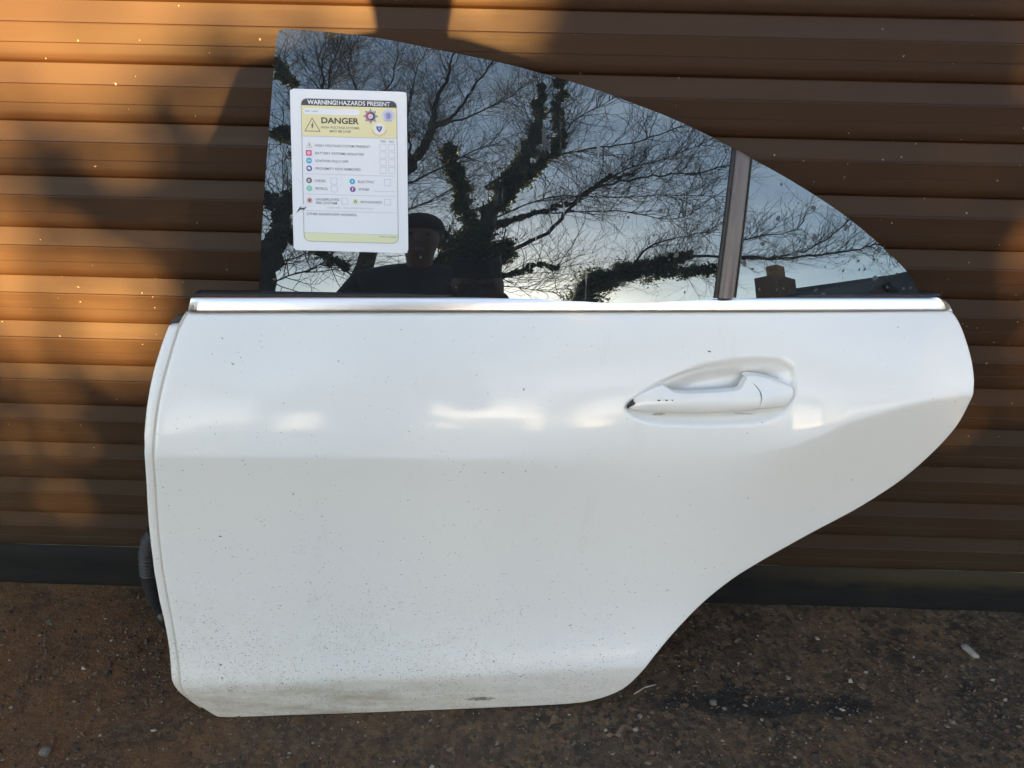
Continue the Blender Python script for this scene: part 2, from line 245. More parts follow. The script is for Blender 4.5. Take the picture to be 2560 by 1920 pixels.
LIMBS = {'A': [([(-0.35,-7.13,2.47),(-0.11,-7.16,3.09),(0.15,-7.19,3.75),(0.47,-7.2,4.61),(0.76,-7.2,5.26),(0.94,-7.21,5.79),(1.01,-7.24,6.48),(1.08,-7.26,7.13)],0.17,0.03,0.23),([(-0.02,-7.16,3.49),(-0.12,-7.0,4.03),(-0.24,-6.83,4.52),(-0.33,-6.67,4.81),(-0.39,-6.51,5.06)],0.1,0.03,0.19),([(0.4,-7.23,4.47),(0.8,-7.1,4.9),(1.14,-6.96,5.28),(1.27,-6.85,5.56),(1.23,-6.76,5.97),(1.31,-6.65,6.63),(1.36,-6.54,6.94)],0.09,0.025,0.14),([(0.1,-7.21,3.65),(0.55,-7.31,3.99),(1.02,-7.39,4.2),(1.44,-7.46,4.45),(1.77,-7.53,4.73),(2.13,-7.57,5.09),(2.62,-7.57,5.27)],0.1,0.02,0.06),([(-0.1,-7.12,2.98),(0.19,-6.86,3.1),(0.45,-6.6,3.13)],0.05,0.02,0.25),([(-0.12,-7.03,2.57),(0.2,-6.87,2.68),(0.55,-6.7,2.71),(0.78,-6.52,2.81),(1.08,-6.33,2.73)],0.05,0.012,0.07),([(-0.19,-7.43,2.55),(0.42,-7.62,2.75),(0.95,-7.77,2.72),(1.36,-7.92,2.71)],0.02,0.008,0),([(-0.04,-7.21,3.45),(-0.33,-7.36,3.56),(-0.51,-7.5,3.61)],0.03,0.01,0.22),([(-0.08,-7.22,3.02),(-0.35,-7.36,3.26),(-0.55,-7.51,3.13)],0.03,0.01,0.16),([(0.19,-7.32,3.07),(0.63,-7.42,3.48),(1.18,-7.48,3.9),(1.52,-7.55,4.46),(1.96,-7.58,4.9),(2.59,-7.55,5.11),(3.07,-7.53,5.24),(3.6,-7.46,5.27),(4.21,-7.32,5.47),(4.73,-7.2,5.68)],0.08,0.012,0),([(0.28,-7.39,4.04),(1.2,-7.5,4.6),(2.16,-7.51,4.65),(3.12,-7.42,4.7),(4.0,-7.26,4.63)],0.03,0.01,0),([(0.18,-7.38,4.71),(0.57,-7.22,4.99),(1.15,-7.01,5.21),(1.72,-6.77,5.29),(2.31,-6.47,5.29),(2.81,-6.14,5.39),(3.13,-5.86,5.41)],0.05,0.01,0),([(1.33,-7.24,5.84),(1.62,-7.28,6.33),(1.98,-7.3,6.68),(2.38,-7.29,6.97)],0.03,0.008,0),([(1.2,-7.5,4.25),(1.81,-7.47,4.3),(2.31,-7.42,4.3),(2.9,-7.32,4.11),(3.33,-7.24,4.18)],0.03,0.01,0),([(1.5,-7.45,4.41),(2.35,-7.47,5.23),(3.08,-7.46,5.57),(3.81,-7.4,5.98),(4.23,-7.44,6.25)],0.03,0.008,0)],'B': [([(-1.97,-8.97,2.9),(-1.66,-9.04,4.51),(-1.47,-9.1,5.45),(-1.24,-9.17,6.19),(-0.94,-9.23,6.92),(-0.85,-9.28,7.42),(-0.84,-9.32,7.98),(-0.68,-9.37,8.99),(-0.45,-9.42,10.13)],0.17,0.02,0),([(-0.85,-9.23,7.36),(-0.55,-9.05,7.52),(-0.29,-8.85,7.7),(-0.07,-8.64,8.23),(0.34,-8.41,8.94),(0.53,-8.2,9.15)],0.08,0.015,0),([(-0.75,-9.24,7.44),(-0.16,-9.59,8.0),(0.49,-9.9,8.73),(1.12,-10.17,9.61)],0.06,0.012,0),([(-1.23,-9.12,6.16),(-1.26,-9.34,6.93),(-1.39,-9.56,7.7),(-1.4,-9.79,8.66),(-1.34,-10.02,9.9),(-1.19,-10.27,11.02)],0.06,0.012,0),([(-1.47,-9.1,5.45),(-0.98,-8.9,5.72),(-0.49,-8.67,5.97),(-0.04,-8.42,6.19),(0.45,-8.15,6.31)],0.06,0.012,0),([(-1.6,-8.99,4.7),(-1.07,-9.55,5.29),(-0.53,-10.08,6.0),(-0.2,-10.58,6.7)],0.04,0.012,0),([(-1.65,-8.99,4.49),(-2.08,-8.78,5.18),(-2.42,-8.57,6.06),(-2.7,-8.35,7.16),(-2.76,-8.18,8.19),(-2.61,-8.08,9.2)],0.09,0.015,0),([(-2.1,-8.9,5.24),(-2.14,-9.12,6.75),(-2.38,-9.3,8.34),(-2.72,-9.46,9.35),(-2.8,-9.69,10.72)],0.07,0.015,0),([(-2.15,-9.17,6.79),(-2.03,-9.37,8.19),(-1.81,-9.6,9.14),(-1.79,-9.79,10.52)],0.06,0.012,0)],'C': [([(-2.32,-5.39,1.91),(-2.26,-5.43,2.52),(-2.21,-5.48,2.87),(-2.19,-5.51,3.23),(-2.14,-5.56,3.53),(-2.07,-5.61,4.02)],0.17,0.05,0.1),([(-2.16,-5.5,3.33),(-2.26,-5.32,3.3),(-2.33,-5.16,3.3),(-2.38,-5.0,3.24)],0.06,0.03,0.1),([(-2.1,-5.7,4.07),(-2.18,-5.56,4.53),(-2.26,-5.43,4.5),(-2.39,-5.28,4.4)],0.05,0.02,0.14),([(-2.23,-5.76,4.54),(-2.37,-5.8,5.16),(-2.52,-5.84,5.83),(-2.69,-5.87,6.36)],0.05,0.012,0),([(-2.1,-5.7,4.07),(-2.01,-5.6,4.82),(-1.98,-5.48,5.47),(-2.02,-5.35,5.96)],0.05,0.012,0),([(-2.48,-5.74,5.75),(-2.69,-5.82,6.08),(-2.83,-5.92,6.45)],0.02,0.008,0.1),([(-2.58,-6.04,2.17),(-2.27,-5.95,2.32),(-1.9,-5.87,2.47),(-1.67,-5.75,2.57)],0.03,0.01,0),([(-2.59,-6.13,2.52),(-2.31,-6.38,2.79),(-2.08,-6.61,3.0),(-1.85,-6.84,2.84)],0.03,0.01,0),([(-2.18,-5.4,2.84),(-1.99,-5.73,2.87),(-1.76,-6.07,2.73),(-1.57,-6.39,2.64)],0.05,0.02,0.1)],'D': [([(2.11,-9.92,3.2),(2.54,-9.85,3.6),(3.07,-9.73,3.79),(3.67,-9.56,4.01),(4.18,-9.4,4.1)],0.2,0.05,0.34),([(4.18,-9.4,4.1),(4.71,-9.22,4.06),(5.23,-9.03,3.93),(5.74,-8.81,3.94),(6.24,-8.56,4.05),(6.86,-8.19,4.59),(7.18,-7.99,5.14)],0.07,0.015,0.0),([(3.41,-9.57,3.75),(4.04,-9.14,3.62),(4.49,-8.73,3.56)],0.1,0.04,0.24),([(4.81,-9.01,3.96),(5.51,-8.79,3.85),(6.2,-8.53,3.85),(6.8,-8.26,3.9),(7.28,-8.05,3.99),(7.56,-7.99,3.83)],0.08,0.015,0),([(4.65,-9.09,4.06),(5.01,-8.68,4.3),(5.29,-8.31,4.26),(5.66,-7.85,4.24)],0.05,0.012,0),([(3.05,-9.68,3.82),(3.33,-9.72,4.32),(3.75,-9.71,4.6),(4.32,-9.62,4.76),(4.88,-9.52,4.9)],0.05,0.012,0)]}
# ------------------------------------------------------------------ mesh helpers
def tag(o, label=None, cat=None, group=None, kind=None):
    for k, v in (('label', label), ('category', cat), ('group', group), ('kind', kind)):
        if v: o[k] = v
    return o
def mesh(name, verts, faces, mat=None, parent=None, smooth=True):
    me = bpy.data.meshes.new(name); me.from_pydata([tuple(v) for v in verts], [], [tuple(f) for f in faces])
    if smooth: me.polygons.foreach_set('use_smooth', [True]*len(me.polygons))
    me.update()
    o = bpy.data.objects.new(name, me); C.objects.link(o)
    if mat: me.materials.append(mat)
    if parent: o.parent = parent
    return o
def empty(name, loc=(0, 0, 0)):
    o = bpy.data.objects.new(name, None); o.location = loc; o.empty_display_size = .1; C.objects.link(o); return o
def bevel_box(name, lo, hi, mat, parent=None, bev=.004, seg=2):
    bm = bmesh.new(); bmesh.ops.create_cube(bm, size=1)
    for v in bm.verts: v.co = Vector([(l+h)/2 + c*(h-l) for l, h, c in zip(lo, hi, v.co)])
    if bev: bmesh.ops.bevel(bm, geom=bm.edges[:], offset=bev, segments=seg, affect='EDGES', profile=.5)
    me = bpy.data.meshes.new(name); bm.to_mesh(me); bm.free(); me.materials.append(mat)
    o = bpy.data.objects.new(name, me); C.objects.link(o)
    if parent: o.parent = parent
    return o
class Tubes:
    def __init__(s): s.v = []; s.f = []
    def add(s, pts, rad, sides=5, cap=True):
        pts = [Vector(p) for p in pts]; n0 = len(s.v); ref = None
        for i, p in enumerate(pts):
            d = (pts[min(i+1, len(pts)-1)] - pts[max(i-1, 0)])
            if d.length < 1e-9: d = Vector((0, 0, 1))
            d.normalize()
            if ref is None: ref = d.orthogonal().normalized()
            a = (ref - d*ref.dot(d)); a = a.normalized() if a.length > 1e-6 else d.orthogonal().normalized(); ref = a
            b = d.cross(a); r = rad[i]
            for k in range(sides):
                an = 2*math.pi*k/sides; q = p + (a*math.cos(an) + b*math.sin(an))*r
                s.v.append((q.x, q.y, q.z))
        for i in range(len(pts)-1):
            for k in range(sides):
                k2 = (k+1) % sides
                s.f.append((n0+i*sides+k, n0+i*sides+k2, n0+(i+1)*sides+k2, n0+(i+1)*sides+k))
        if cap:
            s.f.append(tuple(n0+k for k in reversed(range(sides)))); e = n0+(len(pts)-1)*sides; s.f.append(tuple(e+k for k in range(sides)))
    def build(s, name, mat, parent=None): return mesh(name, s.v, s.f, mat, parent)

# ------------------------------------------------------------------ outline -> panel
def resample(poly, step, closed=True, smooth=0):
    P = np.array(poly, float)
    if closed: P = np.vstack([P, P[:1]])
    if smooth:
        pass
    seg = np.linalg.norm(np.diff(P, axis=0), axis=1); L = np.concatenate([[0], np.cumsum(seg)])
    n_ = max(4, int(L[-1]/step)); q = np.linspace(0, L[-1], n_, endpoint=not closed)
    return np.stack([np.interp(q, L, P[:, 0]), np.interp(q, L, P[:, 1])], 1)
def chaikin(poly, it=2, keep=()):
    P = [tuple(p) for p in poly]; sharp = set(tuple(p) for p in keep)
    for _ in range(it):
        Q = []
        for i in range(len(P)):
            a, b = np.array(P[i]), np.array(P[(i+1) % len(P)])
            ka, kb = P[i] in sharp, P[(i+1) % len(P)] in sharp
            if ka: Q.append(P[i])
            else: Q.append(tuple(a*.75+b*.25))
            if not kb: Q.append(tuple(a*.25+b*.75))
        P = [p for i, p in enumerate(Q) if p != Q[i-1]]
    return P
def inside(pts, poly):
    x, y = pts[:, 0], pts[:, 1]; P = np.array(poly); Q = np.roll(P, -1, 0); r = np.zeros(len(pts), bool)
    for (x0, y0), (x1, y1) in zip(P, Q):
        if y0 == y1: continue
        c = ((y0 > y) != (y1 > y)) & (x < (x1-x0)*(y-y0)/(y1-y0)+x0); r ^= c
    return r
def dist(pts, poly):
    P = np.array(poly); Q = np.roll(P, -1, 0); d = np.full(len(pts), 1e9)
    for a, b in zip(P, Q):
        ab = b-a; L2 = ab@ab
        if L2 < 1e-14: continue
        k = np.clip(((pts-a)@ab)/L2, 0, 1); q = a+k[:, None]*ab
        d = np.minimum(d, np.hypot(*(pts-q).T))
    return d
def panel(name, poly, step, wfun, mat, parent, hem=.006, rings=(), extra=None, edge_step=None, back=False, roll=None):
    """a sheet inside poly (door-plane metres), height wfun(pts, edge distance), its rim turned back by hem"""
    E_ = resample(poly, edge_step or step)
    lo, hi = E_.min(0), E_.max(0)
    gx = np.arange(lo[0], hi[0], step); gy = np.arange(lo[1], hi[1], step*.87)
    G = np.array([(x+(step/2 if j % 2 else 0), y) for j, y in enumerate(gy) for x in gx])
    if extra is not None: G = np.vstack([G, extra])
    G = G[inside(G, E_)]; dG = dist(G, E_); G = G[dG > max([step*.55]+[r*1.25 for r in rings])]
    RG = []
    area = np.sum(E_[:, 0]*np.roll(E_[:, 1], -1)-np.roll(E_[:, 0], -1)*E_[:, 1])
    if area < 0: E_ = E_[::-1].copy()
    tn = np.roll(E_, -1, 0)-np.roll(E_, 1, 0); tn /= np.maximum(np.linalg.norm(tn, axis=1), 1e-9)[:, None]
    nin = np.stack([-tn[:, 1], tn[:, 0]], 1)
    for r in rings:
        q = E_+nin*r; q = q[inside(q, E_)]; q = q[dist(q, E_) > r*.93]; RG.append(q)
    allp = np.vstack([E_]+RG+[G]); nE = len(E_)
    vs_, es_, fs_, *_ = geometry.delaunay_2d_cdt([Vector(p) for p in allp.tolist()], [(i, (i+1) % nE) for i in range(nE)], [], 1, 1e-7)
    V = np.array([(v.x, v.y) for v in vs_]); F = [list(f) for f in fs_]
    d = dist(V, E_); W = wfun(V, d)
    verts = [(x, y, z) for (x, y), z in zip(V, W)]
    # orient
    F2 = []
    for f in F:
        a, b, c = V[f[0]], V[f[1]], V[f[2]]
        if (b[0]-a[0])*(c[1]-a[1])-(b[1]-a[1])*(c[0]-a[0]) < 0: f = f[::-1]
        F2.append(f)
    if hem:
        from collections import defaultdict
        cnt = defaultdict(int)
        for f in F2:
            for i in range(len(f)): cnt[(f[i], f[(i+1) % len(f)])] += 1
        bd = [e for e in cnt if (e[1], e[0]) not in cnt]
        mp_, rm = {}, {}
        for a, b in bd:
            for k in (a, b):
                if k not in mp_:
                    x, y, z = verts[k]; rm[k] = len(verts); verts.append((x, y, z)); mp_[k] = len(verts); verts.append((x, y, z-hem))
        for a, b in bd: F2.append([rm[b], rm[a], mp_[a], mp_[b]])
        if back:
            off = len(verts); 
            for (x, y, z) in [verts[i] for i in range(len(V))]: verts.append((x, y, z-hem))
            for f in F2[:len(F)]: F2.append([off+i for i in reversed(f)])
    return mesh(name, verts, F2, mat, parent)

# ------------------------------------------------------------------ the setting
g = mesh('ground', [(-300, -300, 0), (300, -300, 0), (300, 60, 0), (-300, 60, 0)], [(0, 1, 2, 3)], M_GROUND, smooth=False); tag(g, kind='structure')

# roller shutter: interlocking slats, one object each
SLAT = .077; RAIL = .0889
shutter = tag(empty('roller_shutter', (0, 0, 0)), 'brown roller shutter of horizontal slats behind the white car door', 'shutter')
prof = [(.0, -.0022), (.04, -.0029), (.12, -.0043), (.22, -.0062), (.30, -.0076), (.336, -.0082), (.350, -.0098), (.366, -.0102), (.390, -.0101), (.45, -.0099), (.56, -.0097), (.660, -.0096), (.668, -.0092), (.676, -.0096), (.80, -.0095), (.90, -.0090), (.955, -.0074), (.985, -.0052), (1.0, -.0040), (1.0, .004)]
X0, X1, NX = -2.6, 2.6, 2
pv, pf = [], []
for i in range(NX):
    x = X0+(X1-X0)*i/(NX-1)
    for f_, y in prof: pv.append((x, y, -f_*SLAT))
k = len(prof)
for j in range(k-1): pf.append((j, j+1, k+j+1, k+j))
pv += [(X0, .004, 0), (X1, .004, 0)]
pf.append((0, k, 2*k+1, 2*k)); pf.append((2*k, 2*k+1, 2*k-1, k-1))
first = None
for i in range(28):
    if first is None:
        o = first = mesh('slat', pv, pf, M_SLAT, shutter)
        es = o.modifiers.new('split', 'EDGE_SPLIT'); es.split_angle = R(20)
    else:
        o = first.copy(); C.objects.link(o); o.parent = shutter
    o.location = (0, rng.uniform(-.0004, .0004), RAIL+(i+1)*SLAT)
# rubber foot of the shutter
sv, sf = [], []
xs = np.linspace(X0, X1, 160); pr = [(-.004, .0885), (-.009, .084), (-.010, .05), (-.011, .022), (-.015, .004), (-.014, -.003), (.01, -.003)]
for x in xs:
    for y, z in pr: sv.append((x, y + .0006*math.sin(x*37)+.0008*math.sin(x*11+1), z))
m_ = len(pr)
for i in range(len(xs)-1):
    for j in range(m_-1): sf.append((i*m_+j, i*m_+j+1, (i+1)*m_+j+1, (i+1)*m_+j))
def mat_foot():
    a = NT('dusty_rubber_foot'); p = a.pos(); sx = a.n('ShaderNodeSeparateXYZ', {0: p}); n_ = a.noise(a.mapv(p, (4, 4, 14)), 3, 6, .65)
    col = a.mix(a.ramp(n_, [(.35, 0.0), (.7, .8)]), (.007, .0082, .0096), (.015, .014, .0125))
    edge = a.math('ADD', sx.outputs[2], a.math('MULTIPLY', a.math('SUBTRACT', n_, .5), .05))
    grime = a.math('MULTIPLY', a.ramp(a.math('MULTIPLY', edge, 8.0), [(.34, 0.0), (.52, 1.0)]), a.ramp(sx.outputs[0], [(.40, 0.0), (.72, .9)]))
    col = a.mix(grime, col, (.038, .030, .015))
    a.set(Base_Color=col, Roughness=.75, IOR=1.28); a.bump(n_, .3, .003); return a.m
mesh('rubber_foot', sv, sf, mat_foot(), shutter)
for sx_ in (-1, 1):
    bevel_box('guide_rail', (sx_*2.6-.05, -.05, 0), (sx_*2.6+.05, .03, 2.4), M_SLAT, shutter, .004)

# ------------------------------------------------------------------ the car door
T0 = R(10.0)
ORG = Vector((-.46187, -.30308, 0.0)); EX = Vector((.9975028, .07062699, 0)); ET = Vector((-.01226425, .17321454, .98480775)); EN = Vector((.069554, -.98234849, .17364818))
DOORM = Matrix(((EX.x, ET.x, EN.x, ORG.x), (EX.y, ET.y, EN.y, ORG.y), (EX.z, ET.z, EN.z, ORG.z), (0, 0, 0, 1)))
door = tag(empty('car_door'), 'white rear car door with dark glass leaning on the shutter', 'car door'); door.matrix_world = DOORM

KT = [-.01, 0, .055, .066, .078, .095, .13, .18, .28, .43, .70]
KA = [-6, -3, -2, 2, 22, 28, 17, 9, 5, -1.5, -1]
tt = np.linspace(-.01, .72, 1461); AA = np.interp(tt, KT, KA)
ker = np.hanning(17); ker /= ker.sum(); AA = np.convolve(np.pad(AA, 8, mode='edge'), ker, 'valid')
WLOW = np.concatenate([[0], np.cumsum(-np.tan(np.radians((AA[1:]+AA[:-1])/2)-T0)*np.diff(tt))]); WLOW -= np.interp(0, tt, WLOW)
TB = .66; WB = -.0216; DTOP = float(np.interp(TB, tt, WLOW))-WB
def sstep(x, a, b):
    k = np.clip((x-a)/(b-a), 0, 1); return k*k*(3-2*k)
def crease_t(s): return np.interp(s, [-.10, -.0266, .249, .528, .66, .72, .77, .8145, .855, .8946, .9254, .9567, .9992, 1.042, 1.0767, 1.101, 1.15], [.4735, .472, .4658, .4561, .4530, .4545, .4580, .4647, .4759, .4944, .5135, .5247, .5392, .550, .556, .558, .561])
def lowshift(s): return np.interp(s, [-.05, .23, .48, .70, 1.2], [.001, .006, .0125, .020, .025])
def wbody(P):
    s, t = P[:, 0], P[:, 1]
    fade = 1-sstep(t, .13, .36)
    base = np.interp(t-lowshift(s)*fade, tt, WLOW)
    tc_ = crease_t(s)-.004; soft = np.interp(s, [0, .45, .62, .78, .86, .96, 1.1], [.0016, .0026, .018, .034, .006, .0025, .002])
    x = (t-tc_)/(TB-tc_); so = soft/(TB-tc_)
    xs_ = so*np.logaddexp(0, x/so)
    base = base-.10*np.maximum(0, tc_-t)*sstep(s, .66, .90)
    return base - DTOP*(.554*xs_ + .446*np.clip(xs_, 0, 3)**2)
def wglass1(s, t):
    x = t-.675; a = math.tan(R(7.5)); b = math.tan(R(14.5))
    return -.0195-(a*x+(b-a)*x*x/(2*.34))-(s-.62)**2/14.0
def wglass(P): return wglass1(P[:, 0], P[:, 1])

REC = chaikin(RECESS, 2)
RECA = np.array(REC)
def wskin(P, d):
    wv = wbody(P)
    r = .0045; k = np.clip(d, 0, r); wv = wv-(r-np.sqrt(np.maximum(r*r-(r-k)**2, 0)))
    m = (P[:, 0] > .6) & (P[:, 0] < .95) & (P[:, 1] > .42) & (P[:, 1] < .62)
    q = P[m]; ins = inside(q, RECA); dd = dist(q, RECA)*np.where(ins, 1, -1)
    # bowl: soft lip, deep in the upper half behind the lever
    lip = sstep(dd, -.0022, .0062); bowl = sstep(dd, .003, .030)
    wv[m] -= .0080*lip+.0170*bowl
    return wv
keepS = [SKIN[0], SKIN[1], SKIN[41] if len(SKIN) > 41 else SKIN[0]]
sk = chaikin(SKIN, 1, keep=[SKIN[0], SKIN[1]])
rx = np.arange(.60, .95, .0022); ry = np.arange(.43, .58, .0022)
ex_ = np.array([(x, y) for y in ry for x in rx]); ex_ = ex_[dist(ex_, RECA) < .045] if len(ex_) else ex_
cre = []
for s_ in np.arange(-.06, 1.16, .004):
    c_ = float(crease_t(s_))-.004
    for o_ in (-.0045, -.0022, -.0008, .0008, .0022, .0045): cre.append((s_, c_+o_))
    l_ = .078+float(lowshift(s_))
    for o_ in (-.012, -.008, -.004, 0, .004, .008): cre.append((s_+.0025, l_+o_))
skin = panel('door_skin', sk, .0065, wskin, M_PAINT, door, hem=.014, rings=(.0008, .0018, .0032, .0050), extra=np.vstack([ex_, np.array(cre)]), edge_step=.004)

# front shut flange, set back behind the skin's leading edge
fl = list(FLANGE)
inner = [(s+.020, t) for s, t in reversed(fl)]
flp = fl+[(s+.03, t+(.022 if t < .075 else 0)) for s, t in reversed(fl[2:])]+[(fl[0][0]+.02, fl[0][1])]
def wflange(P, d):
    r = .006; k = np.clip(d, 0, r)
    return wbody(P)-.0125-(r-np.sqrt(np.maximum(r*r-(r-k)**2, 0)))
panel('shut_flange', flp, .006, wflange, M_PAINT, door, hem=.05, rings=(.001, .0025, .005), edge_step=.004)
panel('corner_bracket', BRACKET, .004, lambda P, d: np.full(len(P), -.040)+np.minimum(d, .002), M_RUBBER, door, hem=.03)

seam_pts = [tuple(q) for q in resample(SKIN[-20:]+[SKIN[0]], .008, closed=False)]
tb = Tubes(); tb.add([(x-.0012, y, float(wbody(np.array([[x, y]]))[0])-.0085) for x, y in seam_pts], [.0032]*len(seam_pts), 6); tb.build('seam_strip', plain('seam_grey', (.50, .49, .45), .6), door)  # thin grey tube drawing the seam line along the skin's leading edge

# inner shell, the dark metal box behind the skin
shp = np.array(sk); cen = np.array([.55, .36]); shin = []
inn = resample(shp, .02); 
E0 = inn; ar = np.sum(E0[:, 0]*np.roll(E0[:, 1], -1)-np.roll(E0[:, 0], -1)*E0[:, 1])
tn_ = np.roll(E0, -1, 0)-np.roll(E0, 1, 0); tn_ /= np.linalg.norm(tn_, axis=1)[:, None]; nn_ = np.stack([-tn_[:, 1], tn_[:, 0]], 1)*(1 if ar > 0 else -1)
panel('inner_shell', (E0+nn_*.022).tolist(), .03, lambda P, d: wbody(P)-.034, M_SHELL, door, hem=.035, back=True)

# bright belt moulding and the black wiper seal above it
def loft(name, s0, s1, sec, mat, n_=60, end=None):
    v, f = [], []
    ss = np.linspace(s0, s1, n_)
    for s in ss:
        for i, (t, w_) in enumerate(sec):
            k = end(s, t) if end else s
            v.append((k, t, w_))
    m = len(sec)
    for i in range(n_-1):
        for j in range(m): f.append((i*m+j, (i+1)*m+j, (i+1)*m+(j+1) % m, i*m+(j+1) % m))
    f.append(tuple(reversed(range(m)))); f.append(tuple((n_-1)*m+j for j in range(m)))
    f = [tuple(reversed(q)) for q in f]
    return mesh(name, v, f, mat, door)
def endshape(s, t):
    # both ends rake inwards going up, the rear one rounds over at the top
    k = (t-.6555)/.020
    ls = .0229+.0055*k; rs = 1.0884-.0118*k-.016*max(0, k-.6)**1.5*3
    return ls+(rs-ls)*(s-.0245)/(1.0855-.0245)
chrome_sec = [(.6545, -.026), (.6546, -.0174), (.6552, -.0165), (.6600, -.0170), (.6650, -.0179), (.6700, -.0191), (.6735, -.0205), (.6752, -.0230), (.6756, -.031), (.66, -.031)]
loft('belt_moulding', .0245, 1.0855, chrome_sec, M_CHROME, 80, endshape)
def endseal(s, t):
    k = (t-.675)/.006
    ls = .0290+.003*k; rs = 1.076-.006*k
    return ls+(rs-ls)*(s-.031)/(1.074-.031)
loft('window_seal', .031, 1.074, [(.6750, -.034), (.6752, -.0240), (.6775, -.0240), (.6800, -.0275), (.6808, -.033), (.6808, -.046), (.675, -.046)], M_RUBBER, 80, endseal)

# window glass (one curved pane and the fixed quarter pane) and the divider between them
gl = chaikin(GLASS, 1, keep=[GLASS[0], GLASS[-1], GLASS[-2]])
dl = [DIVIDER[0], DIVIDER[1]]; dr = [DIVIDER[3], DIVIDER[2]]
def side(p, a, b): return (b[0]-a[0])*(p[1]-a[1])-(b[1]-a[1])*(p[0]-a[0])
def clip(poly, a, b, sgn):
    out = []
    for i in range(len(poly)):
        p, q = poly[i], poly[(i+1) % len(poly)]; sp_, sq_ = sgn*side(p, a, b), sgn*side(q, a, b)
        if sp_ >= 0: out.append(p)
        if sp_*sq_ < 0:
            k = sp_/(sp_-sq_); out.append((p[0]+(q[0]-p[0])*k, p[1]+(q[1]-p[1])*k))
    return out
off = .006
glow = [(s, t if t > .70 else t-.012) for s, t in gl]
mainp = clip(glow, (dl[0][0]+off, dl[0][1]), (dl[1][0]+off, dl[1][1]), 1)
quart = clip(glow, (dr[0][0]-off, dr[0][1]), (dr[1][0]-off, dr[1][1]), -1)
def wg(P, d): return wglass(P)
panel('window_glass', mainp, .012, wg, M_GLASS, door, hem=.0035, back=True, edge_step=.008)
panel('quarter_glass', quart, .012, wg, M_GLASS, door, hem=.0035, back=True, edge_step=.008)
# divider: two black gaskets and a rounded dark bar
def strip(name, f0, f1, hgt, mat, rnd, lowt=.683):
    """band between the fractions f0..f1 of the divider's width, its top cut along the roof line"""
    def at_(f, k):
        a = np.array(dl[0])*(1-f)+np.array(dr[0])*f; b = np.array(dl[1])*(1-f)+np.array(dr[1])*f
        return a+(b-a)*k
    v, fc = [], []; N, Mx = 30, 9
    for i in range(N+1):
        k = -.03+(1.0-(-.03))*i/N
        for j in range(Mx):
            f = f0+(f1-f0)*j/(Mx-1); p = at_(f, k); x = 2*j/(Mx-1)-1
            h = hgt*(max(0, 1-abs(x)**rnd))**.5
            v.append((p[0], p[1], wglass1(p[0], p[1])+h-.001))
    for i in range(N):
        for j in range(Mx-1): fc.append((i*Mx+j, i*Mx+j+1, (i+1)*Mx+j+1, (i+1)*Mx+j))
    # top closing face
    nb = len(v)
    for j in range(Mx):
        x_, y_, z_ = v[N*Mx+j]; v.append((x_, y_, z_-hgt-.003))
    for j in range(Mx-1): fc.append((N*Mx+j, N*Mx+j+1, nb+j+1, nb+j))
    return mesh(name, v, fc, mat, door)
strip('gasket', -.02, .18, .0045, M_RUBBER, 4); strip('gasket', .93, 1.03, .0035, M_RUBBER, 4)
strip('divider_bar', .14, .96, .0085, M_PILLAR, 2.6)

# pull handle
lev = chaikin(LEVER_UP+LEVER_LO[::-1], 1)
RS, RT = [q[0] for q in RIDGE], [q[1] for q in RIDGE]; LS, LT = [q[0] for q in HLOW], [q[1] for q in HLOW]
def whandle(P, d, roll=.0012):
    """one running shape for lever and cap: an upper facet falling back from the ridge, a fuller lower facet"""
    s, t = P[:, 0], P[:, 1]; s0, s1 = RS[0], RS[-1]
    hr = np.interp(s, [s0, s0+.012, s0+.035, s0+.065, s1-.045, s1-.015, s1], [.0022, .0040, .0075, .0110, .0110, .0062, .0030])
    tr = np.interp(s, RS, RT); tl = np.interp(s, LS, LT)
    ku = np.interp(s, [s0, s0+.03, s0+.06, s1-.06, s1], [.05, .10, .42, .36, .22]); x = t-tr; soft = .0016
    upf = soft*np.logaddexp(0, x/soft)
    lowf = np.clip((tr-t)/np.maximum(tr-tl, .004), 0, 1.1)
    drop = np.interp(s, [s0, s0+.04, s1-.03, s1], [.0012, .0065, .0060, .0025])
    h = hr-ku*upf-drop*lowf**2.6
    k = np.clip(d, 0, roll); return wbody(P)+h-(roll-np.sqrt(np.maximum(roll*roll-(roll-k)**2, 0)))
wlever = whandle
panel('handle_lever', lev, .0026, wlever, M_PAINT, door, hem=.013, rings=(.0003, .0007, .0014), edge_step=.0022)
cp = chaikin(CAP, 1)
wcap = whandle
panel('handle_cap', cp, .0026, wcap, M_PAINT, door, hem=.018, rings=(.0003, .0007, .0014), edge_step=.0022)
# broken tip and the three chips in the lever's paint
def on_lever(P, d): return np.maximum(wlever(P, np.maximum(dist(P, np.array(resample(lev, .003))), .001)), wbody(P)-.0012)+.0022+np.minimum(d, .0006)
panel('broken_tip', TIP, .002, on_lever, M_BLACKP, door, hem=.003)
for ch in CHIPS: panel('paint_chip', ch, .0015, on_lever, M_BLACKP, door, hem=.002)

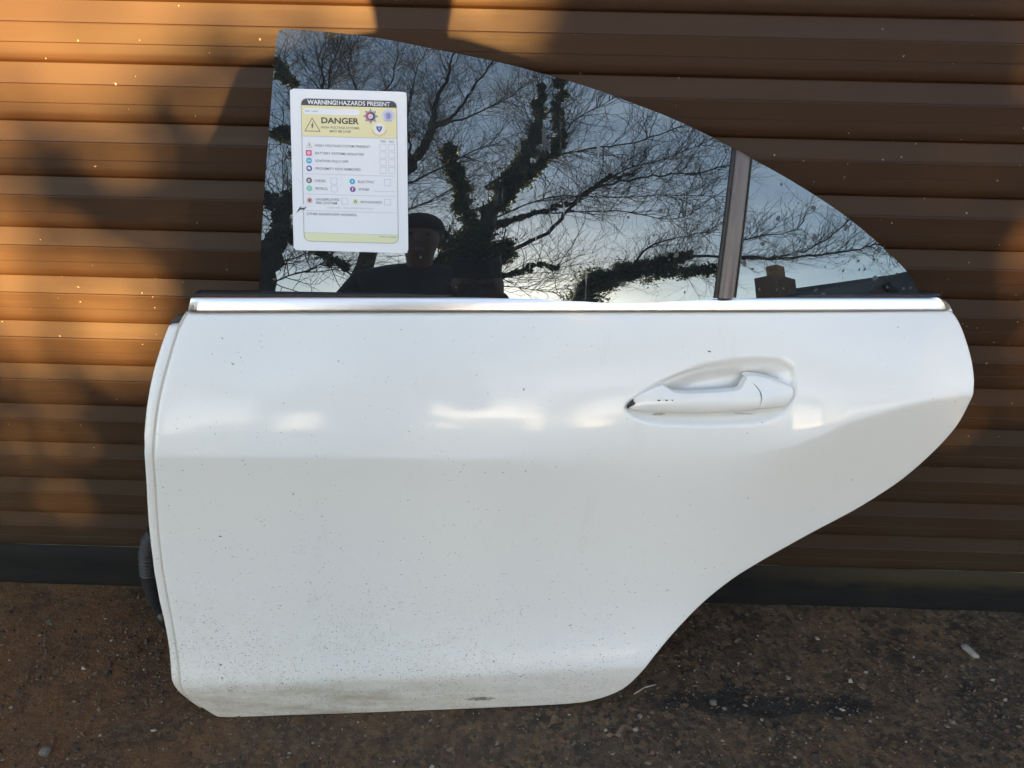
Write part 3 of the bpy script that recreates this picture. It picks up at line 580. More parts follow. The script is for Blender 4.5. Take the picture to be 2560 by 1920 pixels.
# wiring boot at the hinge side: ribbed hose and plug
hs_ = [Vector(p) for p in HOSE]; inv = DOORM.inverted(); pts = [inv @ p for p in hs_]
def along(pts, n_):
    P = np.array([tuple(p) for p in pts]); L = np.concatenate([[0], np.cumsum(np.linalg.norm(np.diff(P, axis=0), axis=1))]); q = np.linspace(0, L[-1], n_)
    return [Vector((np.interp(x, L, P[:, 0]), np.interp(x, L, P[:, 1]), np.interp(x, L, P[:, 2]))) for x in q]
fine = along(pts, 120); rt_ = []
for i in range(120):
    x = i/119
    r_ = .0150
    if x < .52: r_ += .0016*math.sin(x*2*math.pi*26)
    elif x < .66: r_ = .0152
    elif x < .88: r_ = .0135
    else: r_ = .0105
    rt_.append(r_)
tb = Tubes(); tb.add(fine, rt_, 14); tb.build('wiring_boot', M_HOSE, door)
pl = Tubes(); e_ = fine[-1]; pl.add([e_+Vector((0, .006, 0)), e_+Vector((.004, -.012, 0)), e_+Vector((.012, -.03, 0))], [.011, .012, .010], 8); pl.build('boot_plug', M_BLACKP, door)
# ------------------------------------------------------------------ hazard notice stuck to the glass
LW, LH = 1040.0, 1453.0
PT = [np.array(p) for p in PAPER]   # tl, tr, br, bl
def lab_st(X, Y):
    a, b = X/LW, Y/LH
    return (PT[0]*(1-a)+PT[1]*a)*(1-b)+(PT[3]*(1-a)+PT[2]*a)*b
LC = lab_st(LW/2, LH/2); LCW = float(wglass1(*LC))
notice = tag(empty('hazard_notice'), 'white and yellow hazard warning sheet stuck on the dark window glass', 'notice')
notice.matrix_world = DOORM @ Matrix.Translation((LC[0], LC[1], LCW))
e_ = .01
LGX = (float(wglass1(LC[0]+e_, LC[1]))-float(wglass1(LC[0]-e_, LC[1])))/(2*e_); LGY = (float(wglass1(LC[0], LC[1]+e_))-float(wglass1(LC[0], LC[1]-e_)))/(2*e_)
def lab(X, Y, h=0.0):      # the sheet is stiff: a plane touching the curved glass at its middle
    p = lab_st(X, Y); return (p[0]-LC[0], p[1]-LC[1], LGX*(p[0]-LC[0])+LGY*(p[1]-LC[1])+.0011+h)
LAY = .00022
def lmesh(name, pts2, faces, layer, mat):
    return mesh(name, [lab(x, y, layer*LAY) for x, y in pts2], faces, mat, notice, smooth=False)
def ink(name, col, rough=.45): return plain('print_'+name, col, rough)
I_WHITE = ink('white', (.80, .80, .84)); I_DARK = ink('charcoal', (.055, .055, .06)); I_YEL = ink('pale_yellow', (.80, .72, .42)); I_GREY = ink('grey', (.20, .20, .22))
I_LINE = ink('line_grey', (.48, .49, .55)); I_OUT = ink('outline_grey', (.28, .28, .31)); I_PINK = ink('magenta', (.72, .05, .22)); I_BLUE = ink('light_blue', (.10, .42, .66)); I_NAVY = ink('navy', (.08, .09, .34))
I_CYAN = ink('cyan', (.02, .42, .62)); I_GREEN = ink('mint', (.25, .62, .48)); I_PURP = ink('purple', (.22, .06, .30)); I_SALM = ink('salmon', (.75, .42, .36)); I_LEM = ink('lemon', (.74, .74, .48)); I_LIL = ink('lilac', (.45, .45, .68)); I_RED = ink('red', (.62, .06, .10)); I_STEEL = ink('steel', (.30, .30, .42))
def rrect(x0, y0, x1, y1, r, n_=6, tl=True, tr=True, br=True, bl=True):
    P = []
    for cx, cy, a, on in ((x0, y0, 180, tl), (x1, y0, 270, tr), (x1, y1, 0, br), (x0, y1, 90, bl)):
        if not on or r == 0: P.append((cx, cy)); continue
        ox, oy = cx+(r if cx == x0 else -r), cy+(r if cy == y0 else -r)
        for k in range(n_+1):
            an = R(a+90*k/n_); P.append((ox+r*math.cos(an), oy+r*math.sin(an)))
    return P
def fillp(name, P, layer, mat): return lmesh(name, P, [list(range(len(P)))[::-1]], layer, mat)
def grid_rect(name, x0, y0, x1, y1, layer, mat, nx=2, ny=2):
    P = [(x0+(x1-x0)*i/nx, y0+(y1-y0)*j/ny) for j in range(ny+1) for i in range(nx+1)]
    F = [(j*(nx+1)+i, (j+1)*(nx+1)+i, (j+1)*(nx+1)+i+1, j*(nx+1)+i+1) for j in range(ny) for i in range(nx)]
    return lmesh(name, P, F, layer, mat)
def outline(name, P, th, layer, mat):
    A = np.array(P, float); c = A.mean(0); n_ = len(A)
    t_ = np.roll(A, -1, 0)-np.roll(A, 1, 0); t_ /= np.linalg.norm(t_, axis=1)[:, None]; nn = np.stack([-t_[:, 1], t_[:, 0]], 1)
    for i in range(n_):
        if nn[i]@(A[i]-c) < 0: nn[i] *= -1
    if n_ <= 4: nn *= 1.41
    B = A-nn*th; V = [tuple(p) for p in A]+[tuple(p) for p in B]
    return lmesh(name, V, [(i, n_+i, n_+(i+1) % n_, (i+1) % n_) for i in range(n_)], layer, mat)
# the sheet itself (thin card with rounded corners, follows the glass)
nx_, ny_ = 10, 14
def sheet():
    P = resample(rrect(0, 0, LW, LH, 16), 40); xs_, ys_ = np.meshgrid(np.arange(60, LW-20, 90), np.arange(60, LH-20, 90))
    A = np.vstack([P, np.stack([xs_.ravel(), ys_.ravel()], 1)]); n_ = len(P)
    v_, e__, f_, *_ = geometry.delaunay_2d_cdt([Vector(p) for p in A.tolist()], [(i, (i+1) % n_) for i in range(n_)], [], 1, 1e-6)
    V = [(v.x, v.y) for v in v_]; F = []
    for f in f_:
        a, b, c = (V[i] for i in f[:3]); s_ = (b[0]-a[0])*(c[1]-a[1])-(b[1]-a[1])*(c[0]-a[0]); F.append(list(f) if s_ < 0 else list(f)[::-1])
    top = [lab(x, y) for x, y in V]; bot = [lab(x, y, -.0007) for x, y in V]; m = len(V)
    F2 = F+[[m+i for i in f[::-1]] for f in F]
    for i in range(n_): j = (i+1) % n_; F2.append([i, j, m+j, m+i])
    o = mesh('card', top+bot, F2, I_WHITE, notice, smooth=False); return o
sheet()
FX0, FX1, FY0, FY1 = 96, 952, 82, 1367
fillp('header_band', rrect(FX0, FY0, FX1, 143, 50, 8, br=False, bl=False), 1, I_DARK)
grid_rect('yellow_panel', FX0, 143, FX1, 416, 1, I_YEL, 2, 4)
fillp('footer_band', rrect(FX0, 1288, FX1, FY1, 55, 8, tl=False, tr=False), 1, I_LEM)
outline('border_line', resample(rrect(FX0-1, FY0-1, FX1+1, FY1+1, 52, 8), 30).tolist(), 4.5, 2, I_OUT)
grid_rect('rule', FX0, 414, FX1, 418, 2, I_LINE); grid_rect('rule', FX0, 1286, FX1, 1289, 2, I_LINE)
fillp('reference_field', rrect(115, 168, 620, 220, 24, 6), 2, I_WHITE)
for y, x0, x1 in ((754, 122, 925), (936, 115, 930), (1086, 112, 938)): grid_rect('rule', x0, y-1.5, x1, y+1.5, 1, I_LINE, 4, 1)
grid_rect('rule', 727, 892, 925, 895, 1, I_LINE)
def text(s, x, y, width, height, mat, layer=3, bold=0.0, align='C'):
    """one line of lettering; x, y the middle (or left end) of the line"""
    cu = bpy.data.curves.new('lettering', 'FONT'); cu.body = s; cu.size = 1; cu.offset = bold; cu.resolution_u = 3
    o = bpy.data.objects.new('lettering', cu); C.objects.link(o)
    me = bpy.data.meshes.new_from_object(o.evaluated_get(bpy.context.evaluated_depsgraph_get()))
    bpy.data.objects.remove(o); bpy.data.curves.remove(cu)
    co = np.array([v.co for v in me.vertices]); lo, hi = co.min(0), co.max(0)
    if align == 'L': x = x+width/2
    for v in me.vertices:
        X = x+((v.co.x-lo[0])/(hi[0]-lo[0])-.5)*width; Y = y-((v.co.y-lo[1])/(hi[1]-lo[1])-.5)*height
        v.co = lab(X, Y, layer*LAY)
    me.materials.clear(); me.materials.append(mat); me.update()
    o = bpy.data.objects.new('lettering', me); C.objects.link(o); o.parent = notice; return o
text('WARNING!', 289, 113, 272, 41, I_WHITE, 3, .030); text('HAZARDS PRESENT', 664, 113, 456, 39, I_WHITE, 3, .018)
text('DANGER', 443, 272, 336, 54, I_DARK, 3, .022)
text('HIGH VOLTAGE SYSTEMS', 443, 333, 342, 20, I_GREY, 3, .006); text('MAY BE LIVE!', 443, 366, 190, 20, I_GREY, 3, .012)
text('INC / URN', 134, 194, 112, 15, I_GREY, 3, .0, 'L')
for s, y, w_ in (('HIGH VOLTAGE SYSTEM PRESENT', 496, 494), ('BATTERY SYSTEMS ISOLATED', 565, 438), ('IGNITION FULLY OFF', 634, 296), ('PROXIMITY KEYS REMOVED', 703, 406)): text(s, 214, y, w_, 22, I_GREY, 2, .004, 'L')
text('YES', 822, 444, 54, 19, I_GREY, 2, .01); text('NO', 900, 444, 42, 19, I_GREY, 2, .01)
text('DIESEL', 206, 813, 102, 22, I_GREY, 2, .004, 'L'); text('PETROL', 210, 884, 114, 22, I_GREY, 2, .004, 'L')
text('ELECTRIC', 594, 812, 146, 22, I_GREY, 2, .004, 'L'); text('OTHER', 598, 881, 98, 22, I_GREY, 2, .004, 'L')
text('UN-DEPLOYED', 209, 981, 214, 22, I_GREY, 2, .004, 'L'); text('SRS SYSTEM', 211, 1013, 190, 22, I_GREY, 2, .004, 'L'); text('BIOHAZARDS', 616, 994, 192, 22, I_GREY, 2, .004, 'L')
text('(USED INFO - TICK APPROPRIATE BOX)', 523, 1056, 424, 17, I_LINE, 2); text('OTHER SIGNIFICANT HAZARDS:', 124, 1115, 456, 22, I_GREY, 2, .004, 'L')
text('©2022 R.J. Designs', 856, 1308, 160, 16, I_GREY, 2)
for X, Y in [(822+78*i, 496+69*j) for j in range(4) for i in range(2)]+[(378, 813), (378, 884), (860, 812), (471, 992), (859, 990)]:
    outline('tick_box', [(X-29, Y-29), (X+29, Y-29), (X+29, Y+29), (X-29, Y+29)], 3.2, 1, I_LINE)
def disc(name, X, Y, r, layer, mat, n_=20): return fillp(name, [(X+r*math.cos(2*math.pi*k/n_), Y+r*math.sin(2*math.pi*k/n_)) for k in range(n_)], layer, mat)
# pictograms
outline('warning_triangle', resample([(193, 250), (266, 373), (121, 373)], 8).tolist(), 5, 2, I_DARK)
fillp('lightning_bolt', [(199, 290), (181, 322), (191, 322), (185, 340), (206, 314), (195, 314), (205, 290)][::-1], 2, I_DARK); fillp('lightning_bolt', [(208, 320), (188, 360), (196, 340), (184, 342)], 3, I_DARK)
outline('pictogram', resample([(163, 468), (192, 518), (133, 518)], 6).tolist(), 3.5, 2, ink('olive_grey', (.45, .45, .36))); grid_rect('pictogram', 160, 484, 165, 508, 2, I_GREY)
fillp('pictogram', rrect(131, 540, 182, 590, 5, 3), 2, I_PINK); outline('pictogram', rrect(143, 553, 170, 577, 4, 2), 5, 3, I_WHITE); grid_rect('pictogram', 150, 563, 163, 567, 3, I_WHITE)
disc('pictogram', 157, 634, 27, 2, I_BLUE); fillp('pictogram', [(140, 626), (176, 626), (176, 642), (140, 642)], 3, ink('pale_blue', (.36, .62, .78)))
disc('pictogram', 157, 704, 26, 2, I_NAVY); disc('pictogram', 156, 704, 14, 3, I_WHITE); disc('pictogram', 150, 712, 5, 4, I_NAVY)
disc('pictogram', 154, 812, 26, 2, ink('dark_grey', (.12, .12, .13))); outline('pictogram', rrect(143, 801, 163, 825, 3, 2), 4, 3, I_WHITE); grid_rect('pictogram', 148, 810, 158, 813, 3, I_WHITE)
disc('pictogram', 154, 884, 26, 2, I_GREEN); grid_rect('pictogram', 148, 872, 159, 896, 3, ink('mint_light', (.42, .70, .58)))
disc('pictogram', 543, 811, 25, 2, I_CYAN); fillp('pictogram', [(546, 794), (533, 813), (542, 813), (539, 828), (553, 808), (544, 808)], 3, I_WHITE)
disc('pictogram', 545, 882, 25, 2, I_PURP); text('?', 545, 882, 18, 30, I_WHITE, 3, .02)
disc('pictogram', 154, 993, 26, 2, I_SALM); fillp('pictogram', [(142, 984), (168, 980), (163, 995), (160, 1004), (150, 1004)], 3, I_DARK)
disc('pictogram', 569, 994, 25, 2, I_LEM); 
for a in (90, 210, 330): disc('pictogram', 569+8*math.cos(R(a)), 992-8*math.sin(R(a)), 5.5, 3, I_DARK, 10)
def star(X, Y, r0, r1, n_, layer, mat, name='emblem'): return fillp(name, [(X+(r0 if k % 2 == 0 else r1)*math.sin(math.pi*k/n_), Y-(r0 if k % 2 == 0 else r1)*math.cos(math.pi*k/n_)) for k in range(2*n_)], layer, mat)
star(716, 224, 70, 44, 8, 2, I_STEEL); disc('emblem', 716, 224, 38, 3, I_DARK)
fillp('emblem', [(716, 186), (690, 197), (679, 218), (684, 244), (700, 258), (716, 262)], 4, I_RED); disc('emblem', 717, 225, 22, 5, ink('pearl', (.72, .70, .74))); fillp('emblem', [(705, 216), (728, 219), (722, 240), (710, 236)], 6, I_LIL)
star(874, 214, 66, 48, 12, 2, ink('pale_lilac', (.60, .60, .74))); disc('emblem', 874, 214, 36, 3, I_LIL)
fillp('emblem', [(858, 240), (858, 202), (866, 190), (874, 200), (884, 188), (892, 204), (892, 240)], 4, ink('slate_blue', (.24, .25, .48))); grid_rect('emblem', 866, 205, 872, 232, 5, ink('rose', (.55, .30, .45)))
fillp('emblem', [(836, 248), (912, 248), (904, 262), (844, 262)], 4, I_LIL)
disc('emblem', 792, 330, 52, 2, ink('pale_cream', (.80, .78, .74))); fillp('emblem', [(764, 312), (820, 312), (815, 336), (792, 366), (769, 336)], 3, I_NAVY); fillp('emblem', [(778, 321), (806, 321), (792, 348)], 4, ink('periwinkle', (.42, .44, .66)))
def stroke(P, th, layer, mat, name='emblem'):
    A = np.array(P, float); t_ = np.gradient(A, axis=0); t_ /= np.linalg.norm(t_, axis=1)[:, None]; nn = np.stack([-t_[:, 1], t_[:, 0]], 1)*th/2; n_ = len(A)
    return lmesh(name, [tuple(p) for p in A+nn]+[tuple(p) for p in A-nn], [(i, i+1, n_+i+1, n_+i) for i in range(n_-1)], layer, mat)
stroke([(727, 340), (736, 362), (748, 382), (768, 386), (782, 394), (794, 400), (806, 392), (820, 384), (838, 382), (850, 360), (860, 338)], 3.5, 3, ink('brick_red', (.50, .16, .14)))
# the tear in the sheet's left margin, the dark window showing through, and its curl
fillp('tear', [(30, 1112), (62, 1060), (80, 1046), (72, 1064), (102, 1062), (130, 1050), (104, 1078), (70, 1080), (50, 1096)], 3, I_DARK)
fillp('tear', [(88, 1036), (100, 1030), (110, 1052), (100, 1066)], 4, I_WHITE)
stroke([(38, 800), (50, 806), (70, 822), (84, 838)], 7, 1, ink('scuff', (.66, .67, .74)), 'scuff'); stroke([(415, 640), (440, 760), (446, 830), (420, 870)], 5, 1, ink('scuff_pale', (.74, .745, .80)), 'scuff')

# ------------------------------------------------------------------ grit, leaves and stones on the ground
def blob(bm, c, r, flat=.6):
    m = Matrix.Translation(c) @ Matrix.Rotation(rng.random()*6.3, 4, 'Z') @ Matrix.Diagonal((r*rng.uniform(.8, 1.3), r*rng.uniform(.6, 1.0), r*flat, 1))
    d = bmesh.ops.create_icosphere(bm, subdivisions=1, radius=1, matrix=m)
    for v in d['verts']: v.co += Vector((rng.uniform(-1, 1), rng.uniform(-1, 1), rng.uniform(-1, 1)))*r*.22
def octo(V, F, c, r):
    n0 = len(V); a = rng.random()*6.3; sx_, sy_, sz_ = r*rng.uniform(.7, 1.4), r*rng.uniform(.5, 1.0), r*rng.uniform(.35, .7)
    for x, y, z in ((1, 0, 0), (.2, .9, .15), (-1, .1, 0), (-.1, -1, -.1), (.1, .1, 1), (-.4, .3, .8)):
        x, y = x*sx_, y*sy_; V.append((c[0]+x*math.cos(a)-y*math.sin(a), c[1]+x*math.sin(a)+y*math.cos(a), c[2]+z*sz_))
    F += [tuple(n0+i for i in q) for q in ((0, 1, 4), (1, 5, 4), (1, 2, 5), (2, 3, 5), (3, 4, 5), (3, 0, 4))]
def mat_grit():
    a = NT('mixed_grit'); ri = a.n('ShaderNodeNewGeometry').outputs['Random Per Island']
    col = a.ramp(ri, [(0, (.018, .015, .013)), (.35, (.045, .032, .022)), (.62, (.09, .062, .040)), (.80, (.10, .045, .02)), (.95, (.15, .12, .085)), (1, (.30, .26, .20))]); a.set(Base_Color=col, Roughness=.75); return a.m
V, F = [], []
for _ in range(24000):
    x, y = rng.uniform(-1.15, 1.2), -abs(rng.triangular(.0, .95, .2))-.015
    dn_ = .35+.65*(math.sin(x*7+2*y)*math.sin(y*17+x*3)*.5+.5)
    if rng.random() > dn_: continue
    r = min(.0075, .0010+rng.expovariate(1/.00125)); octo(V, F, (x, y, r*.12), r)
tag(mesh('grit', V, F, mat_grit(), smooth=False), kind='stuff', label='loose brown grit and crumbs scattered over the dark concrete')
M_STONE = mat_varied('pale_stone', (.22, .20, .17), (.34, .31, .27), 60, .8); M_STONE2 = mat_varied('grey_stone', (.10, .085, .07), (.16, .14, .115), 60, .8)
def pebble(x, y, r, mat, label, flat=.5, el=1.0, rot=0.0):
    bm = bmesh.new(); bmesh.ops.create_icosphere(bm, subdivisions=2, radius=1)
    for v in bm.verts:
        k = 1+.16*math.sin(v.co.x*5+x*90)+.13*math.sin(v.co.y*7+y*70); v.co = Vector((v.co.x*r*el*k, v.co.y*r*k, v.co.z*r*flat))
    me = bpy.data.meshes.new('pebble'); bm.to_mesh(me); bm.free(); me.materials.append(mat)
    for p in me.polygons: p.use_smooth = True
    o = bpy.data.objects.new('pebble', me); C.objects.link(o); o.location = (x, y, r*flat*.6); o.rotation_euler = (0, 0, rot); tag(o, label, 'pebble'); return o
PEB = [(.823, -.118, .0085, M_STONE, 'long pale pebble lying alone on the concrete near the shutter', .5, 2.0, 1.9),
       (-.612, -.055, .0055, M_STONE, 'small cream pebble at the foot of the shutter, the one farther from the car door', .7, 1, 0),
       (-.520, -.060, .0050, M_STONE, 'small cream pebble at the foot of the shutter, the one nearer the car door', .7, 1.2, .6),
       (-.700, -.372, .0085, M_STONE2, 'brownish stone on the concrete in front of the shutter', .8, 1, 0),
       (-.690, -.402, .0055, M_STONE, 'white chip of stone beside a brownish stone', .7, 1, 0),
       (.335, -.245, .0060, M_STONE2, 'grey pebble in the dark crack right of the door sill', .7, 1, 0),
       (.20, -.30, .0035, M_STONE, 'tiny pale chip close to the door corner', .7, 1.4, .3)]
for p in PEB:
    o = pebble(*p)
    if 'cream' in p[4]: o['group'] = 'cream pebbles at the shutter foot'
def dry_leaf(x, y, ln, wd, rot, mat, label):
    v, f = [], []; N = 8
    for i in range(N+1):
        k = i/N; h = wd*math.sin(math.pi*k)**.8*(1-.25*k)
        for j in (-1, 0, 1): v.append((ln*(k-.5), j*h, .003+.006*abs(j)*math.sin(k*3)+.004*math.sin(k*5)))
    for i in range(N):
        for j in range(2): f.append((i*3+j, i*3+j+1, (i+1)*3+j+1, (i+1)*3+j))
    o = mesh('dead_leaf', v, f, mat); o.location = (x, y, 0.0); o.rotation_euler = (0, 0, rot); tag(o, label, 'leaf'); return o
M_DLEAF = mat_varied('dead_leaf_brown', (.07, .04, .022), (.13, .085, .05), 90, .7)
dry_leaf(.185, -.305, .032, .008, .3, M_DLEAF, 'curled brown dead leaf tucked under the door edge')
dry_leaf(-.42, -.40, .026, .008, 2.4, M_DLEAF, 'small dead leaf on the brown concrete left of the door')
dry_leaf(.075, -.293, .026, .009, .4, M_DLEAF, 'dead leaf half under the door sill')
tw = Tubes(); tw.add([(.205, -.235, .004), (.225, -.222, .006), (.245, -.214, .004)], [.0012, .0014, .001], 6); tag(tw.build('twig', M_STONE), 'short pale twig lying by the right end of the door sill', 'twig')
tw = Tubes(); tw.add([(.36, -.19, .002), (.37, -.21, .003), (.385, -.232, .002)], [.0014, .0014, .001], 6); tag(tw.build('twig', plain('dark_twig', (.02, .016, .012), .8)), 'dark twig on the bare concrete right of the door', 'twig')

# ------------------------------------------------------------------ trees opposite, seen in the window
M_BARK = mat_varied('dark_winter_bark', (.020, .017, .013), (.042, .034, .025), 6, .9)
M_IVY = mat_leaf('ivy_leaves', (.012, .026, .010), (.060, .085, .012))
def catmull(P, n_):
    P = [np.array(p, float) for p in P]; P = [2*P[0]-P[1]]+P+[2*P[-1]-P[-2]]; out = []
    for i in range(1, len(P)-2):
        for k in range(n_):
            t = k/n_; a, b, c, d = P[i-1:i+3]
            out.append(.5*((2*b)+(-a+c)*t+(2*a-5*b+4*c-d)*t*t+(-a+3*b-3*c+d)*t**3))
    out.append(P[-2]); return out
def leaf_cloud(V, F, c, rad, n_, size):
    for _ in range(n_):
        d = np.array([rng.gauss(0, 1), rng.gauss(0, 1), rng.gauss(0, 1)]); d /= np.linalg.norm(d)+1e-9
        p = np.array(c)+d*rad*(rng.random()**.45)*rng.choice((rng.uniform(.6, 1.1), rng.uniform(.6, 1.1), rng.uniform(.9, 1.7)))
        leaf_quad(V, F, p, size*rng.uniform(.6, 1.3))
def leaf_quad(V, F, p, s):
    a = np.array([rng.gauss(0, 1) for _ in range(3)]); a /= np.linalg.norm(a); b = np.cross(a, [rng.gauss(0, 1) for _ in range(3)]); b /= np.linalg.norm(b)+1e-9
    n0 = len(V); V += [tuple(p-a*s*.5), tuple(p+b*s*.42-a*s*.08), tuple(p+a*s*.62), tuple(p-b*s*.42-a*s*.08)]; F.append((n0, n0+1, n0+2, n0+3))
def grow(tb, p, d, ln, r, lvl, bush):
    """one crooked twig and its side twigs"""
    n_ = 5 if lvl > 0 else 4; pts = [p]; q = p; dd = d
    for i in range(n_):
        dd = dd+np.array([rng.gauss(0, .17), rng.gauss(0, .17), rng.gauss(0, .15)+.05]); dd /= np.linalg.norm(dd); q = q+dd*ln/n_; pts.append(q)
    tb.add(pts, [r*(1-.65*i/n_) for i in range(n_+1)], 4 if r > .012 else 3, cap=False)
    if lvl <= 0: return
    for i in range(1, n_+1):
        for _ in range(bush if i < n_ else 1):
            ax = np.array([rng.gauss(0, 1) for _ in range(3)]); ax -= dd*(ax@dd); ax /= np.linalg.norm(ax)+1e-9
            k = rng.uniform(.45, .95); nd = dd*math.cos(k)+ax*math.sin(k); nd[2] += .10; nd /= np.linalg.norm(nd)
            grow(tb, pts[i], nd, ln*rng.uniform(.45, .72), max(.0022, r*.52), lvl-1, bush)
def tree(key, name, label, density=1.0, twig=1.0, ivy_leaf=.052, lvl=2):
    limbs = LIMBS[key]; base = limbs[0][0][0]; root = tag(empty(name, (base[0], base[1], 0)), label, 'tree'); org = np.array([base[0], base[1], 0])
    tr, tw_ = Tubes(), Tubes(); V, F = [], []; main = None
    for li, (pts, r0, r1, iv) in enumerate(limbs):
        P = [np.array(p) for p in pts]
        if li == 0:
            d0 = P[0]-P[1]; foot = np.array([P[0][0]+.25*d0[0]+(.75 if key == 'A' else 0), P[0][1], 0.0])
            P = [foot, foot*.4+P[0]*.6-np.array([0, 0, .2])]+P
        else:
            j = min(range(len(main)), key=lambda k: np.linalg.norm(main[k]-P[0])+(0 if main[k][2] < P[0][2] else 1.5))
            if np.linalg.norm(main[j]-P[0]) > .12: P = [main[j]]+P
        Q = catmull(P, 5); n_ = len(Q)
        jit = [np.array([rng.gauss(0, 1), rng.gauss(0, 1), rng.gauss(0, 1)])*min(.03, r0*.22) for _ in Q]; Q = [q+j for q, j in zip(Q, jit)]
        if li == 0:
            main = [q for q in Q]; rad = [r0*1.1*(1-k/(n_-1))**.9+r1*.7 for k in range(n_)]; rad[0] *= 1.35
        else:
            main += Q; rad = [.72*max(r1, r0+(r1-r0)*(k/(n_-1))**.6) for k in range(n_)]
        tr.add([q-org for q in Q], rad, 7)
        L = sum(np.linalg.norm(Q[k+1]-Q[k]) for k in range(n_-1))
        # twigs along the limb, more and longer towards its end
        cnt = int(L*12*density)
        for _ in range(cnt):
            k = rng.uniform(.22, 1)**.8*(n_-1); i = min(int(k), n_-2); p = Q[i]+(Q[i+1]-Q[i])*(k-i)
            if p[2] < 2.0: continue
            t_ = Q[i+1]-Q[i]; t_ /= np.linalg.norm(t_)+1e-9; ax = np.array([rng.gauss(0, 1) for _ in range(3)]); ax -= t_*(ax@t_); ax /= np.linalg.norm(ax)+1e-9
            a = rng.uniform(.5, 1.25); d = t_*math.cos(a)+ax*math.sin(a); d[2] += .18; d /= np.linalg.norm(d)
            grow(tw_, p-org, d, rng.uniform(.45, 1.15)*twig, rng.uniform(.005, .010), lvl if rng.random() < .55 else 1, 1)
        if iv:
            for k in range(n_):
                nn = int(310*iv/.2); w_ = iv*((1.4 if 2.3 < Q[k][2] < 3.7 else .75 if Q[k][2] < 2.3 else 1.05) if li == 0 else 1.0)*(1-(.72 if li == 0 else .5)*k/(n_-1))
                for _ in range(2 if li else 3):
                    c = Q[k]+np.array([rng.gauss(0, .38), rng.gauss(0, .38), rng.gauss(0, .38)])*w_
                    leaf_cloud(V, F, c-org, w_*rng.uniform(.55, .95), nn//2, ivy_leaf)
    tr.build('trunk', M_BARK, root); tag(tw_.build('twigs', M_BARK, root), kind='stuff')
    if V: tag(mesh('ivy', V, F, M_IVY, root, smooth=False), kind='stuff')
    return root
tree('A', 'ivy_clad_tree', 'bare tree with forked ivy-clad trunk, reflected in the middle of the window', 1.0, .95)
tree('B', 'bare_tree', 'tall bare tree with long forking limbs, reflected around the hazard notice', 1.15, 1.1)
tree('C', 'leaning_tree', 'dark leaning trunk with a hooked stub, reflected at the window front edge', 1.1, .8)
tree('D', 'sweeping_tree', 'low tree sweeping sideways under a mass of ivy, reflected behind the dark divider bar', 1.3, .85)

# ------------------------------------------------------------------ laurel bushes added behind the camera, shaped to shade door and leave sun patches
M_LAUREL = mat_leaf('laurel_leaves', (.014, .034, .010), (.045, .075, .020))
DROP = 11.0*math.tan(R(SUN_EL)); XSH = 11.0*math.tan(R(SUN_AZ))  # sun-ray offsets that carry shade positions on the shutter back to the bushes
def bush(name, label, blobs, y0=-11.0, size=.075, stems=(0,)):
    blobs = [(b[0]+XSH, *b[1:]) for b in blobs]; V, F = [], []; cx = blobs[0][0]; root = tag(empty(name, (cx, y0, 0)), label, 'bush'); root['group'] = 'laurel bushes added opposite the shutter for shade'
    for x, zw, rx_, rz_, den in blobs:
        z = zw+DROP
        for _ in range(int(den*rx_*rz_*5200)):
            while True:
                a, b = rng.uniform(-1, 1), rng.uniform(-1, 1)
                if abs(a)**3+abs(b)**3 <= 1: break
            a += rng.gauss(0, .05)/rx_; b += rng.gauss(0, .05)/rz_
            p = np.array([x-cx+a*rx_, rng.uniform(-.35, .35), max(.05, z+b*rz_)]); leaf_quad(V, F, p, size*rng.uniform(.7, 1.3))
    tag(mesh('foliage', V, F, M_LAUREL, root, smooth=False), kind='stuff')
    st = Tubes()
    for x, zw, rx_, rz_, den in blobs:
        for k in range(3):
            px = x-cx+rng.uniform(-.6, .6)*rx_; st.add([(px*.8, rng.uniform(-.1, .1), 0), (px*.9+rng.uniform(-.05, .05), 0, (zw+DROP)*.5), (px, rng.uniform(-.2, .2), zw+DROP+.4*rz_)], [.03, .022, .01], 5)
    st.build('stems', M_BARK, root)
BUSHES = [
 ('broad laurel bush added behind the photographer for shade, low and dense', [(.10, -.28, .85, .68, 1.6), (.28, .58, .36, .30, 1.6), (-.20, .56, .27, .40, 1.6), (-.40, .72, .12, .24, 1.3), (-.18, .40, .36, .26, 1.6), (.36, .36, .42, .26, 1.6)]),
 ('tall laurel bush added for shade, with a bare waist, right of the broad one', [(.72, 1.02, .62, .32, 1.6), (1.05, -.30, .40, .66, 1.5), (.62, .64, .13, .16, 1.2), (.80, .55, .16, .10, .22), (.98, .40, .18, .20, 1.2), (.30, 1.10, .30, .36, 1.6)]),
 ('laurel bush added for shade, with a gap that lets sun through, left of the broad one', [(-.82, -.22, .55, .70, 1.5), (-.62, .76, .17, .07, 1.4), (-.84, .765, .20, .045, .9), (-.50, .22, .22, .26, 1.5)]),
 ('rounded laurel bush added far to the right side of the row', [(1.95, .1, .65, 1.0, 1.2)]),
 ('rounded laurel bush added far to the left side of the row', [(-2.1, .0, .7, .95, 1.2)])]
for lb, bl_ in BUSHES: bush('shade_bush', lb, bl_)

# low brick wall added beyond the bushes to stop low sun leaking through
M_WBRICK = mat_varied('shade_wall_brick', (.15, .08, .05), (.23, .13, .085), 7, .85)
wall = tag(empty('shade_wall', (0, -12.2, 0)), 'low brick wall with a coping, added behind the laurel bushes to block sun', 'wall')
bevel_box('wall_body', (-5, -.11, 0), (5, .11, 1.36), M_WBRICK, wall, .006); bevel_box('coping', (-5.03, -.15, 1.36), (5.03, .15, 1.43), plain('concrete_coping', (.30, .29, .27), .85), wall, .01)

